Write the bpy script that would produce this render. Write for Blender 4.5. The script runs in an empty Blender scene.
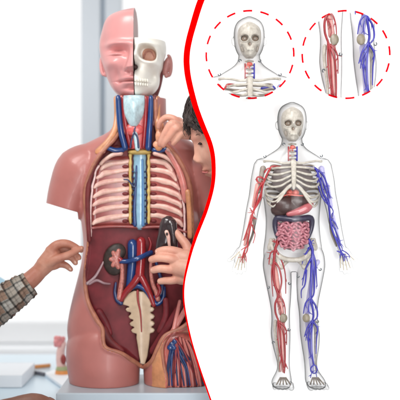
import bpy, bmesh, math, random
import numpy as np
from mathutils import Vector, Matrix
random.seed(7)
np.random.seed(7)
sc = bpy.context.scene
COL = sc.collection
S = 0.00225           # metres per unit; one unit = one photo pixel at the torso's depth
H = 1.21              # camera height
DC = 1000.0           # camera distance in units
# ---------------------------------------------------------------- camera
cam_d = bpy.data.cameras.new('camera'); cam = bpy.data.objects.new('camera', cam_d); COL.objects.link(cam)
cam.location = (0, -DC*S, H); cam.rotation_euler = (math.pi/2, 0, 0)
cam_d.sensor_width = 36; cam_d.lens = 36*DC/400.0; cam_d.clip_end = 200
cam_d.dof.use_dof = True; cam_d.dof.focus_distance = (DC-112)*S; cam_d.dof.aperture_fstop = 4.2
sc.camera = cam
# ---------------------------------------------------------------- world: bright window side, dimmer room side
w = bpy.data.worlds.new('World'); sc.world = w; w.use_nodes = True
nt = w.node_tree; bg = nt.nodes['Background']
tc = nt.nodes.new('ShaderNodeTexCoord'); sep = nt.nodes.new('ShaderNodeSeparateXYZ')
mr = nt.nodes.new('ShaderNodeMapRange'); mr.inputs[1].default_value = -0.35; mr.inputs[2].default_value = 0.35
mr.inputs[3].default_value = 0.26; mr.inputs[4].default_value = 1.08
nt.links.new(tc.outputs['Generated'], sep.inputs[0]); nt.links.new(sep.outputs['Y'], mr.inputs[0])
nt.links.new(mr.outputs[0], bg.inputs['Strength']); bg.inputs['Color'].default_value = (1, 1, 1, 1)
def area(name, loc, target, size, power, color=(1, 1, 1)):
    l = bpy.data.lights.new(name, 'AREA'); l.shape = 'RECTANGLE'; l.size = size[0]; l.size_y = size[1]
    l.energy = power; l.color = color
    o = bpy.data.objects.new(name, l); COL.objects.link(o); o.location = loc
    o.rotation_euler = (Vector(target)-Vector(loc)).to_track_quat('-Z', 'Y').to_euler()
    return o
key = area('key_softbox', (-1.1, -1.5, 3.0), (-0.17, 0, 1.72), (1.0, 1.0), 6.6, (1, 0.985, 0.96)); key.data.spread = math.radians(60)
pan = area('panel_fill', (0.95, -2.6, 1.3), (0.47, -0.3, 1.2), (1.7, 1.7), 4.6, (1, 1, 1)); pan.data.spread = math.radians(34)  # added fill lamp that lifts the panel to white
for nm_, p_, e_ in (('panel_fill_top', (0.15, -2.5, 2.5), 2.8), ('panel_fill_low', (0.75, -2.6, 0.25), 2.3)):  # two more added fills, weaken the figure's shadows on the panel
    pan = area(nm_, p_, (0.50, -0.3, 1.2), (1.2, 1.2), e_); pan.data.spread = math.radians(32)
wfill = area('wall_fill', (-0.9, 0.95, 2.75), (-1.0, 1.8, 0.85), (1.2, 0.5), 5.0); wfill.data.spread = math.radians(90)  # added fill lamp, brightens the wall below the window
sc.view_settings.view_transform = 'Standard'; sc.view_settings.look = 'None'
sc.view_settings.exposure = 0; sc.view_settings.gamma = 1
sc.render.engine = 'CYCLES'; sc.cycles.transparent_max_bounces = 24; sc.cycles.max_bounces = 8
# ---------------------------------------------------------------- helpers
def lin(c):
    c = c/255.0
    return c/12.92 if c <= 0.04045 else ((c+0.055)/1.055)**2.4
def rgb(r, g, b): return (lin(r), lin(g), lin(b), 1)
MATS = {}
def mat(name, c, rough=0.45, var=0.10, scale=60, bump=0.0, spec=0.5, coat=0.0, c2=None, sss=0.0):
    if name in MATS: return MATS[name]
    m = bpy.data.materials.new(name); m.use_nodes = True; n = m.node_tree.nodes; L = m.node_tree.links
    p = n['Principled BSDF']; base = rgb(*c)
    p.inputs['Roughness'].default_value = rough; p.inputs['Specular IOR Level'].default_value = spec
    p.inputs['Coat Weight'].default_value = coat; p.inputs['Coat Roughness'].default_value = 0.12
    if sss: p.inputs['Subsurface Weight'].default_value = sss; p.inputs['Subsurface Radius'].default_value = (.01, .004, .002); p.inputs['Subsurface Scale'].default_value = 0.6
    t = n.new('ShaderNodeTexCoord'); nz = n.new('ShaderNodeTexNoise'); nz.inputs['Scale'].default_value = scale
    nz.inputs['Detail'].default_value = 5; nz.inputs['Roughness'].default_value = 0.6
    L.new(t.outputs['Object'], nz.inputs['Vector'])
    mx = n.new('ShaderNodeMix'); mx.data_type = 'RGBA'
    if c2: a, b = base, rgb(*c2)
    else:
        a = tuple(min(1, v*(1-var)) for v in base[:3])+(1,); b = tuple(min(1, v*(1+var)) for v in base[:3])+(1,)
    mx.inputs[6].default_value = a; mx.inputs[7].default_value = b
    rm = n.new('ShaderNodeMapRange'); rm.inputs[1].default_value = 0.32; rm.inputs[2].default_value = 0.68
    L.new(nz.outputs['Fac'], rm.inputs[0]); L.new(rm.outputs[0], mx.inputs[0]); L.new(mx.outputs[2], p.inputs['Base Color'])
    if bump:
        bp = n.new('ShaderNodeBump'); bp.inputs['Strength'].default_value = bump; bp.inputs['Distance'].default_value = 0.002
        n2 = n.new('ShaderNodeTexNoise'); n2.inputs['Scale'].default_value = scale*4; L.new(t.outputs['Object'], n2.inputs['Vector'])
        L.new(n2.outputs['Fac'], bp.inputs['Height']); L.new(bp.outputs[0], p.inputs['Normal'])
    MATS[name] = m; return m
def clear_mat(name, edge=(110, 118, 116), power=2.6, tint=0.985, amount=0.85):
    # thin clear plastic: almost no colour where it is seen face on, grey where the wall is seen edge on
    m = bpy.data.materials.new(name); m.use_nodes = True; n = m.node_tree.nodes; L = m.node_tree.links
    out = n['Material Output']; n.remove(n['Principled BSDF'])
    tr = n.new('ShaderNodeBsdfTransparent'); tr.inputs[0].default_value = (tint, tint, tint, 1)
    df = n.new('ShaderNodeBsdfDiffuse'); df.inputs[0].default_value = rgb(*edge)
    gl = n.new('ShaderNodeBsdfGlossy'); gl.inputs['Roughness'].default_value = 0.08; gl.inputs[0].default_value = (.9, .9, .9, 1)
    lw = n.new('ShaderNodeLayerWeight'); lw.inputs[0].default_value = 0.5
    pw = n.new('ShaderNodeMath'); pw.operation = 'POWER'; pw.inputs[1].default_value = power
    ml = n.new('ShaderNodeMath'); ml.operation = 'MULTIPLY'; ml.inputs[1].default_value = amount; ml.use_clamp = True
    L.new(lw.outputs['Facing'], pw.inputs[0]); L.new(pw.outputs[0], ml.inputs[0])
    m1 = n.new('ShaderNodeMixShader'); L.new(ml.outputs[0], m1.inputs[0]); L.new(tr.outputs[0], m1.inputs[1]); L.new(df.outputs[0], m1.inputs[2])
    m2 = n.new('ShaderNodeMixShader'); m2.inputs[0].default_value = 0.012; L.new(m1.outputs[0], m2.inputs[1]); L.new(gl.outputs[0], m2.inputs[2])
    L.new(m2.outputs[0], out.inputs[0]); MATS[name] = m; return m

class Ctx:
    """where a model stands: depth-true scale k, optional placement scale, optional round cut-out"""
    def __init__(s, k=1.0, src=(0, 0), dst=(0, 0), sx=1.0, sy=1.0, clip=None, dz=0.0):
        s.k, s.src, s.dst, s.sx, s.sy, s.clip, s.dz = k, src, dst, sx, sy, clip, dz
    def px(s, v):
        v = v.copy()
        v[:, 0] = s.dst[0]+(v[:, 0]-s.src[0])*s.sx
        v[:, 1] = s.dst[1]+(v[:, 1]-s.src[1])*s.sy
        v[:, 2] += s.dz
        return v
    def world(s, v):
        o = np.empty_like(v)
        o[:, 0] = (v[:, 0]-200)*S*s.k; o[:, 1] = v[:, 2]*S; o[:, 2] = H+(200-v[:, 1])*S*s.k
        return o
def at(px, py, d): k = 1+d/DC; return Vector(((px-200)*S*k, d*S, H+(200-py)*S*k))
CT = Ctx(0.972)      # torso skin
CI = Ctx(0.984)      # torso interior
cur = CT
def setctx(c):
    global cur; cur = c

class MB:
    def __init__(s): s.v, s.f, s.mi = [], [], []
    def add(s, vs, fs, m=0):
        o = len(s.v); s.v += [tuple(a) for a in vs]; s.f += [tuple(i+o for i in f) for f in fs]; s.mi += [m]*len(fs); return s
    def grid_tube(s, rings, caps=True, m=0):
        n = len(rings[0]); vs = [p for r in rings for p in r]; fs = []
        for i in range(len(rings)-1):
            for j in range(n):
                a = i*n+j; b = i*n+(j+1) % n; fs.append((a, b, b+n, a+n))
        if caps: fs.append(tuple(range(n-1, -1, -1))); fs.append(tuple((len(rings)-1)*n+j for j in range(n)))
        return s.add(vs, fs, m)
    def tube(s, pts, r, seg=10, sub=4, flat=1.0, m=0, smooth=True):
        """pts: (x,y,d[,r]) ; r radius or (r0,r1); flat squashes along depth"""
        P = [Vector(p[:3]) for p in pts]; n = len(P)
        if len(pts[0]) > 3: R = [p[3] for p in pts]
        elif isinstance(r, (tuple, list)): R = [r[0]+(r[1]-r[0])*i/(n-1) for i in range(n)]
        else: R = [r]*n
        if smooth and n > 2:
            Q, T = [], []
            for i in range(n-1):
                p0, p1, p2, p3 = P[max(i-1, 0)], P[i], P[i+1], P[min(i+2, n-1)]
                for k in range(sub):
                    t = k/sub
                    Q.append(0.5*((2*p1)+(p2-p0)*t+(2*p0-5*p1+4*p2-p3)*t*t+(3*p1-p0-3*p2+p3)*t**3)); T.append(R[i]+(R[i+1]-R[i])*t)
            Q.append(P[-1]); T.append(R[-1]); P, R = Q, T
        # rounded ends
        d0 = (P[0]-P[1]).normalized(); d1 = (P[-1]-P[-2]).normalized()
        P = [P[0]+d0*R[0]*.95, P[0]+d0*R[0]*.6]+P+[P[-1]+d1*R[-1]*.6, P[-1]+d1*R[-1]*.95]
        R = [R[0]*.25, R[0]*.78]+R+[R[-1]*.78, R[-1]*.25]
        rings = []; up = Vector((0, 0, 1))
        for i in range(len(P)):
            t = (P[min(i+1, len(P)-1)]-P[max(i-1, 0)]).normalized()
            a = up - t*up.dot(t)
            if a.length < 0.15: a = Vector((1, 0, 0))-t*t.x
            a.normalize(); b = t.cross(a)
            rings.append([P[i]+(a*math.cos(2*math.pi*j/seg)*flat+b*math.sin(2*math.pi*j/seg))*R[i] for j in range(seg)])
        return s.grid_tube(rings, True, m)
    def ell(s, c, r, rot=0.0, seg=24, m=0, yaw=0.0):
        n = seg//2; vs = []; ca, sa = math.cos(rot), math.sin(rot); cy, sy = math.cos(yaw), math.sin(yaw)
        vv = [(0, -1, 0)]+[(math.sin(math.pi*i/n)*math.cos(2*math.pi*j/seg), -math.cos(math.pi*i/n), math.sin(math.pi*i/n)*math.sin(2*math.pi*j/seg)) for i in range(1, n) for j in range(seg)]+[(0, 1, 0)]
        for x, y, z in vv:
            x, y, z = x*r[0], y*r[1], z*r[2]
            x, z = x*cy+z*sy, -x*sy+z*cy
            x, y = x*ca-y*sa, x*sa+y*ca
            vs.append((c[0]+x, c[1]+y, c[2]+z))
        fs = [(0, 1+j, 1+(j+1) % seg) for j in range(seg)]
        for i in range(n-2):
            for j in range(seg):
                a = 1+i*seg+j; b = 1+i*seg+(j+1) % seg; fs.append((a, a+seg, b+seg, b))
        L = len(vv)-1; o = 1+(n-2)*seg
        fs += [(L, o+(j+1) % seg, o+j) for j in range(seg)]
        return s.add(vs, fs, m)
    def box(s, a, b, m=0, rz=0.0):
        x0, y0, z0 = a; x1, y1, z1 = b
        vs = [(x0, y0, z0), (x1, y0, z0), (x1, y1, z0), (x0, y1, z0), (x0, y0, z1), (x1, y0, z1), (x1, y1, z1), (x0, y1, z1)]
        if rz:
            cx, cz = (x0+x1)/2, (z0+z1)/2; c, n = math.cos(rz), math.sin(rz)
            vs = [(cx+(x-cx)*c-(z-cz)*n, y, cz+(x-cx)*n+(z-cz)*c) for x, y, z in vs]
        return s.add(vs, [(0, 3, 2, 1), (4, 5, 6, 7), (0, 1, 5, 4), (1, 2, 6, 5), (2, 3, 7, 6), (3, 0, 4, 7)], m)
    def loft(s, rows, seg=48, fn=None, step=2.0, pw=1.0, m=0, dc=0.0):
        """rows: (y, xc, hw, dfront, dback)"""
        rows = sorted(rows); ys = np.arange(rows[0][0], rows[-1][0]+1e-6, step)
        A = np.array(rows, float); rings = []
        I = np.stack([np.interp(ys, A[:, 0], A[:, i]) for i in (1, 2, 3, 4)], 1)
        gap = np.median(np.diff(A[:, 0])) if len(A) > 2 else 0
        for _ in range(int(min(90, (gap/step)**2*.35))): I[1:-1] = (I[:-2]+2*I[1:-1]+I[2:])/4
        for iy, y in enumerate(ys):
            xc, hw, df, db = [float(q) for q in I[iy]]
            ring = []
            for j in range(seg):
                t = 2*math.pi*j/seg; c, n = math.cos(t), math.sin(t)
                x = xc+hw*math.copysign(abs(c)**pw, c); d = dc-(df if n > 0 else db)*math.copysign(abs(n)**pw, n)
                p = (x, float(y), d)
                if fn: p = fn(*p)
                ring.append(p)
            rings.append(ring)
        return s.grid_tube(rings, True, m)
    def plate(s, poly, d0, d1, m=0, inset=0.0):
        n = len(poly); vs = [(x, y, d0) for x, y in poly]+[(x, y, d1) for x, y in poly]
        fs = [tuple(range(n)), tuple(range(2*n-1, n-1, -1))]+[(i, i+n, (i+1) % n+n, (i+1) % n) for i in range(n)]
        return s.add(vs, fs, m)
    def remesh(s, voxel=1.0, smooth=4):
        me = bpy.data.meshes.new('t'); me.from_pydata(s.v, [], s.f); me.update()
        bm = bmesh.new(); bm.from_mesh(me); bmesh.ops.recalc_face_normals(bm, faces=bm.faces); bm.to_mesh(me); bm.free()
        o = bpy.data.objects.new('t', me); COL.objects.link(o)
        r = o.modifiers.new('r', 'REMESH'); r.mode = 'VOXEL'; r.voxel_size = voxel
        if smooth: q = o.modifiers.new('s', 'SMOOTH'); q.factor = 0.5; q.iterations = smooth
        dg = bpy.context.evaluated_depsgraph_get(); e = o.evaluated_get(dg); m2 = e.to_mesh()
        V = np.empty(len(m2.vertices)*3); m2.vertices.foreach_get('co', V); V = V.reshape(-1, 3)
        F = [tuple(p.vertices) for p in m2.polygons]; e.to_mesh_clear()
        bpy.data.objects.remove(o); bpy.data.meshes.remove(me)
        s.v = V; s.f = F; s.mi = [0]*len(F); return s
    def build(s, name, mats, parent=None, ctx=None, smooth=True, cap=True, recalc=True, world=False, bevel=0):
        ctx = ctx or cur
        if not isinstance(mats, (list, tuple)): mats = [mats]
        V = np.array(s.v, float).reshape(-1, 3)
        if not world: V = ctx.px(V)
        F = s.f
        me = bpy.data.meshes.new(name)
        if ctx.clip and not world:
            cx, cy, r = ctx.clip; dd = np.hypot(V[:, 0]-cx, V[:, 1]-cy)
            if dd.min() > r-1: return None
            if dd.max() > r:
                me.from_pydata(V.tolist(), [], F); me.update()
                bm = bmesh.new(); bm.from_mesh(me)
                for i in range(40):
                    a = 2*math.pi*i/40
                    bmesh.ops.bisect_plane(bm, geom=bm.verts[:]+bm.edges[:]+bm.faces[:], plane_co=(cx+math.cos(a)*r, cy+math.sin(a)*r, 0), plane_no=(math.cos(a), math.sin(a), 0), clear_outer=True)
                if cap: bmesh.ops.holes_fill(bm, edges=[e for e in bm.edges if e.is_boundary], sides=0)
                bm.verts.ensure_lookup_table(); bm.verts.index_update()
                if len(bm.verts) < 4: bm.free(); return None
                V = np.array([v.co[:] for v in bm.verts]); F = [tuple(v.index for v in f.verts) for f in bm.faces]
                s.mi = [f.material_index for f in bm.faces]; bm.free(); bpy.data.meshes.remove(me); me = bpy.data.meshes.new(name)
        W = V if world else ctx.world(V)
        if parent is not None: off = np.array(parent['_o'])
        else: off = np.array([W[:, 0].mean(), W[:, 1].mean(), W[:, 2].min()])
        W = W-off
        me.from_pydata(W.tolist(), [], F)
        for m in mats: me.materials.append(m)
        if len(mats) > 1: me.polygons.foreach_set('material_index', s.mi)
        me.update()
        if recalc:
            bm = bmesh.new(); bm.from_mesh(me); bmesh.ops.recalc_face_normals(bm, faces=bm.faces); bm.to_mesh(me); bm.free()
        me.polygons.foreach_set('use_smooth', [smooth]*len(me.polygons))
        o = bpy.data.objects.new(name, me); COL.objects.link(o)
        if parent is not None: o.parent = parent; o['_o'] = list(parent['_o'])
        else: o.location = off.tolist(); o['_o'] = off.tolist()
        if bevel:
            b = o.modifiers.new('bevel', 'BEVEL'); b.width = bevel; b.segments = 3; b.limit_method = 'ANGLE'
        return o
def thing(name, loc, label, cat, group=None):
    o = bpy.data.objects.new(name, None); COL.objects.link(o); o.location = loc; o.empty_display_size = .05
    o['_o'] = list(loc); o['label'] = label; o['category'] = cat
    if group: o['group'] = group
    return o
def tag(o, label, cat, group=None):
    o['label'] = label; o['category'] = cat
    if group: o['group'] = group
    return o
def gs(x, y, cx, cy, sx, sy, a): return a*math.exp(-((x-cx)/sx)**2-((y-cy)/sy)**2)
def sm(t): t = min(1, max(0, t)); return t*t*(3-2*t)

# ---------------------------------------------------------------- materials
M_skin = mat('pink_plastic', (172, 106, 99), rough=0.40, var=0.08, scale=14, bump=0.05, coat=0.12)
M_rim = mat('cut_edge_tan', (178, 112, 78), rough=0.4, var=0.18, scale=40, coat=0.2)
M_chest = mat('lining_maroon', (104, 40, 42), rough=0.5, var=0.25, scale=40, spec=0.25)
M_abd = mat('lining_red', (104, 34, 40), rough=0.5, var=0.28, scale=30, spec=0.25)
M_inter = mat('rib_muscle', (138, 62, 58), rough=0.35, var=0.2, scale=70, coat=0.3)
M_rib = mat('rib_cream', (216, 182, 166), rough=0.36, scale=60, coat=0.2, c2=(196, 142, 132))
M_bone = mat('bone_white', (226, 222, 212), rough=0.35, var=0.04, scale=40, bump=0.05, coat=0.2)
M_sock = mat('socket_peach', (176, 126, 106), rough=0.5, var=0.15, scale=120)
M_dark = mat('dark_hole', (52, 26, 26), rough=0.6)
M_cart = mat('cartilage_pale_blue', (176, 200, 206), rough=0.3, var=0.18, scale=120, bump=0.15, coat=0.4)
M_blue = mat('vein_blue', (20, 54, 108), rough=0.25, var=0.15, scale=90, coat=0.5)
M_navy = mat('vein_navy', (28, 44, 84), rough=0.3, var=0.2, scale=90, coat=0.4)
M_red = mat('artery_red', (136, 26, 32), rough=0.25, var=0.15, scale=90, coat=0.5)
M_pale = mat('gullet_blue', (134, 170, 190), rough=0.25, var=0.14, scale=60, coat=0.5)
M_yel = mat('nerve_yellow', (188, 160, 92), rough=0.4, var=0.15, scale=80)
M_musc = mat('muscle_red', (188, 98, 88), rough=0.32, var=0.22, scale=80, coat=0.3)
M_mband = mat('muscle_pink', (196, 118, 110), rough=0.32, var=0.16, scale=60, coat=0.3)
M_tan = mat('tendon_tan', (192, 130, 90), rough=0.42, var=0.22, scale=50, coat=0.2)
M_sac = mat('sacrum_cream', (184, 160, 134), rough=0.38, var=0.1, scale=60, bump=0.1, coat=0.2)
M_kid = mat('kidney_dark', (50, 40, 36), rough=0.45, var=0.35, scale=120, spec=0.3)
M_kpink = mat('kidney_pink', (196, 124, 112), rough=0.4, scale=260, coat=0.2, c2=(142, 78, 70))
M_lig = mat('ligament_grey', (140, 108, 112), rough=0.35, var=0.12, scale=60, coat=0.3)
M_flesh = mat('child_skin', (218, 168, 146), rough=0.5, scale=26, bump=0.12, sss=0.08, c2=(204, 140, 120))
M_flesh2 = mat('adult_skin', (192, 138, 116), rough=0.5, scale=28, bump=0.16, sss=0.06, c2=(168, 104, 84))
M_flesh3 = mat('brown_skin', (136, 94, 78), rough=0.5, var=0.12, scale=60, bump=0.08)
M_hair = mat('dark_hair', (62, 50, 46), rough=0.5, var=0.4, scale=150)
M_shirt = mat('mauve_shirt', (138, 116, 126), rough=0.85, var=0.15, scale=60, bump=0.2)
M_board = mat('white_board', (250, 250, 250), rough=0.6, var=0.004, scale=5, spec=0.2)
M_redpl = mat('red_trim', (250, 0, 0), rough=0.8, var=0.02, spec=0.0)
M_dash = mat('dash_red', (196, 6, 18), rough=0.8, var=0.06, spec=0.0)
M_table = mat('pale_blue_table', (204, 224, 236), rough=0.25, var=0.02, scale=6)
M_plinth = mat('grey_plinth', (178, 188, 196), rough=0.35, var=0.03, scale=12, bump=0.03)
M_frame = mat('window_frame_grey', (214, 220, 226), rough=0.4, var=0.015, scale=5)
M_groove = mat('window_gasket', (168, 180, 192), rough=0.5, var=0.02, scale=5)
M_wall = mat('white_wall', (246, 248, 250), rough=0.6, var=0.015, scale=4)
M_paper = mat('white_paper', (236, 240, 244), rough=0.6, var=0.01)
M_orange = mat('orange_plastic', (226, 150, 84), rough=0.4)
M_pen = mat('dark_pen', (84, 86, 96), rough=0.3)
# figure materials
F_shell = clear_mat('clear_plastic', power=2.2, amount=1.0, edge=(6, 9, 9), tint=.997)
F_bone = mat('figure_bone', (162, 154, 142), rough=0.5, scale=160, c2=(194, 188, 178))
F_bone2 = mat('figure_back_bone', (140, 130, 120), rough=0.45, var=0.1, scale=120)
F_sock = mat('figure_socket', (126, 108, 94), rough=0.6, var=0.2, scale=200)
F_pat = mat('figure_kneecap', (130, 120, 102), rough=0.4, var=0.14, scale=150)
F_red = mat('figure_artery', (144, 24, 32), rough=0.3, var=0.12, scale=120, coat=0.3)
F_redl = mat('figure_artery_bright', (166, 22, 30), rough=0.3, var=0.12, scale=120, coat=0.3)
F_blue = mat('figure_vein', (34, 28, 146), rough=0.3, var=0.12, scale=120, coat=0.3)
F_pinkb = mat('figure_pink_bone', (206, 146, 138), rough=0.4, var=0.08, scale=100)
F_lavb = mat('figure_lavender_bone', (172, 168, 204), rough=0.4, var=0.06, scale=100)
F_liver = mat('figure_liver', (62, 42, 40), rough=0.4, var=0.2, scale=90, coat=0.1)
F_stom = mat('figure_stomach', (168, 88, 92), rough=0.3, var=0.12, scale=90, coat=0.4)
F_colon = mat('figure_colon', (50, 46, 66), rough=0.3, var=0.2, scale=120, coat=0.3)
F_gut = mat('figure_gut', (172, 108, 118), rough=0.3, var=0.12, scale=120, coat=0.3)
F_gutd = mat('figure_gut_dark', (92, 44, 56), rough=0.4, var=0.15, scale=120)
F_clip = mat('figure_clip', (70, 76, 80), rough=0.3, var=0.1)
F_heart = mat('figure_heart', (190, 86, 74), rough=0.35, var=0.25, scale=160)

# ================================================================ THE SETTING
def wbox(name, a, b, m, parent=None, bevel=0.0):
    (x0, y0, z0), (x1, y1, z1) = a, b
    mb = MB(); vs = [(x0, y0, z0), (x1, y0, z0), (x1, y1, z0), (x0, y1, z0), (x0, y0, z1), (x1, y0, z1), (x1, y1, z1), (x0, y1, z1)]
    mb.add(vs, [(0, 3, 2, 1), (4, 5, 6, 7), (0, 1, 5, 4), (1, 2, 6, 5), (2, 3, 7, 6), (3, 0, 4, 7)])
    return mb.build(name, m, parent, world=True, smooth=False, bevel=bevel)
TZ = H-205*S                               # table top height
fl = wbox('floor', (-4, -4, -0.05), (4, 2.2, 0), M_wall); fl['kind'] = 'structure'
# wall below the window with ledges
yw = 800*S
def zpx(py, d): return H+(200-py)*S*(1+d/DC)
wl = wbox('wall', (-4, yw, 0), (4, yw+0.2, zpx(344, 800)), M_wall); wl['kind'] = 'structure'
wt = thing('window', (-0.5, yw, zpx(344, 800)), 'tall bright window with pale grey frame behind the pink torso', 'window')
wbox('window_sill', (-4, yw-0.10, zpx(352, 800)), (4, yw-0.002, zpx(345, 800)), mat('sill', (248, 250, 252), rough=.5, var=.01), wt, 0.006)
wbox('bottom_rail', (-4, yw+0.002, zpx(343.6, 800)), (4, yw+0.12, zpx(321, 800)), mat('rail', (250, 251, 252), rough=.5, var=.01), wt, 0.01)
def xpx(px, d): return (px-200)*S*(1+d/DC)
zb, zt = zpx(320.8, 800), 3.4
wbox('frame_post', (xpx(81, 800), yw+0.0, zb), (xpx(100.5, 800), yw+0.10, zt), M_frame, wt, 0.008)
wbox('gasket', (xpx(100.6, 800), yw+0.03, zb), (xpx(104.2, 800), yw+0.09, zt), M_groove, wt)
wbox('frame_post', (xpx(104.3, 800), yw+0.01, zb), (xpx(121, 800), yw+0.10, zt), M_frame, wt, 0.008)
# table
tt = thing('table', (-0.4, 0.2, 0), 'pale blue white desk top the torso and papers stand on', 'table')
wbox('table_top', (-1.5, -0.35, TZ-0.03), (xpx(234, 0), 330*S, TZ), M_table, tt, 0.004)
for lx in (-1.42, -0.02):
    for ly in (-0.28, 330*S-0.1):
        wbox('leg', (lx, ly, 0.001), (lx+0.05, ly+0.05, TZ-0.031), M_frame, tt)
# plinth
PZ = H-182*S
pl = wbox('plinth', ((56-200)*S*0.945, -56*S, TZ+0.0005), ((228-200)*S, 46*S, PZ-0.0005), M_plinth, None, 0.003)
tag(pl, 'flat pale grey slab the pink torso model stands on', 'plinth')
# small things on the table
def tpos(px, py): d = 205*DC/(py-200)-DC; return d
def onT(px, py): d = tpos(px, py); p = at(px, py, d); p.z = TZ; return p
a = onT(22, 388); b = wbox('white_box', (a.x-0.42, a.y, TZ+.0005), (a.x, a.y+0.19, TZ+13*S*1.09), M_paper, None, 0.002)
tag(b, 'thick closed white box lying at the left end of the table', 'box')
# booklet: pages and cover
bk = thing('booklet', onT(58, 380), 'open thin white booklet lying between the pens and the torso', 'booklet')
p0, p1, p2, p3 = onT(44, 376), onT(63, 390), onT(80, 384), onT(58, 371)
for nm, dz, th in (('cover', .0006, .0016), ('page_block', .0024, .006)):
    q = [p0, p1, p2, p3]; mb = MB(); c = (p0+p1+p2+p3)/4; f = 1.0 if nm == 'cover' else .95
    vs = [tuple(c+(p-c)*f+Vector((0, 0, dz))) for p in q]+[tuple(c+(p-c)*f+Vector((0, 0, dz+th))) for p in q]
    mb.add(vs, [(0, 1, 2, 3), (7, 6, 5, 4), (0, 4, 5, 1), (1, 5, 6, 2), (2, 6, 7, 3), (3, 7, 4, 0)])
    mb.build(nm, M_paper if nm == 'page_block' else mat('cover_blue', (190, 206, 220)), bk, world=True, smooth=False)
def pen(p, q, r, body, tip, label):
    t = thing('pen', (p+q)/2, label, 'pen', None); up = Vector((0, 0, r+.0006)); ax = (q-p)
    def cyl(u0, u1, r0, r1, nm, m):
        mb = MB(); A = p+ax*u0+up; B = p+ax*u1+up; t_ = ax.normalized(); s_ = t_.cross(Vector((0, 0, 1)))
        mb.grid_tube([[X+(s_*math.cos(2*math.pi*j/14)+Vector((0, 0, 1))*math.sin(2*math.pi*j/14))*rr for j in range(14)] for X, rr in ((A, r0), (B, r1))])
        mb.build(nm, m, t, world=True)
    cyl(0, .82, r, r, 'barrel', body); cyl(.821, 1, r*.98, r*.2, 'tip', tip)
pen(onT(50, 367.5), onT(29, 369.5), .0052, M_orange, mat('wood_tip', (210, 190, 160)), 'orange pencil lying on the table behind the dark pen')
pen(onT(44.5, 376.5), onT(30, 373.2), .0048, M_pen, M_frame, 'dark grey pen lying in front of the orange pencil')
# small pink anatomical model
mp = onT(62, 377); mm = thing('small_anatomical_model', mp, 'small blurred pink and red anatomy model on orange base behind the torso hip', 'model')
km = 1+tpos(62, 377)/DC; dm = tpos(62, 377); CM = Ctx(km)
MB().loft([(370, 62.5, 7, 7, 7), (376, 62.5, 8, 8, 8)], 28, dc=dm, step=1).build('base', M_orange, mm, CM)
MB().loft([(366.3, 62.5, 6, 6, 6), (369.9, 62.5, 7, 7, 7)], 28, dc=dm, step=.9).build('ring', mat('olive', (168, 176, 130)), mm, CM)
MB().tube([(61.5, 366, dm), (60.5, 358, dm), (61, 350, dm), (63, 344, dm)], (5, 3.6), 16).build('neck', mat('pale_pink', (232, 192, 184)), mm, CM)
MB().ell((64, 359, dm-4), (3, 5, 3)).build('red_muscle', mat('deep_red', (150, 60, 56)), mm, CM)
mb = MB()
for i in range(14): mb.ell((59.5+random.uniform(-3.4, 5), 341.5+random.uniform(-4, 4), dm+random.uniform(-4, 3)), (2.8, 2.8, 2.8), seg=12)
mb.remesh(.7, 2).build('head', mat('rose', (222, 140, 140), coat=.3), mm, CM)

# ================================================================ TORSO MODEL
TB = thing('torso_model', (xpx(140, 0), 0, PZ), 'life size pink anatomical torso with opened chest, half face and half skull', 'anatomical model')
setctx(CT)
mb = MB()
mb.loft([(94, 139.5, 25.5, 23, 24), (120, 139.5, 26, 24, 26), (132, 139.5, 33, 26, 28), (140, 140, 46, 29, 30), (150, 140, 60, 32, 31)], 60)
mb.loft([(126, 140, 27, 22, 24), (134, 140, 40, 24, 26), (142, 140, 55, 26, 26), (149, 140, 68, 25, 24), (156, 140, 74, 22, 20), (168, 140, 72, 16, 16)], 64)
mb.loft([(140, 140, 46, 28, 28), (150, 140, 57, 33, 30), (165, 140, 62, 37, 32), (185, 140, 62, 40, 34), (205, 140, 60.5, 40, 34), (225, 140, 59, 38, 32), (245, 140, 56, 37, 31), (265, 140, 58.5, 38, 32),
         (290, 140, 65, 39, 34), (310, 140, 70, 39, 36), (330, 140, 73.5, 38, 38), (347, 140, 73.5, 36, 38), (356, 140, 66, 30, 30)], 80, pw=0.9)
for sx in (1, -1):
    X = lambda x: x if sx == 1 else 280-x
    mb.tube([(X(92), 160, 0, 20), (X(79), 168, 0, 23.5), (X(73), 180, 0, 22.5), (X(67), 196, 0, 20), (X(62.5), 214, 0, 17.5)], 0, 28)
    mb.loft([(312, X(116), 14, 10, 10), (320, X(113), 22, 24, 26), (330, X(108), 31, 33, 34), (340, X(104), 36.5, 37, 37), (355, X(102.5), 37, 37, 38), (372, X(102.5), 36, 36, 37), (390, X(103.5), 34, 34, 35)], 56, pw=0.95)
mb.remesh(1.25, 10)
V = mb.v
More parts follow.
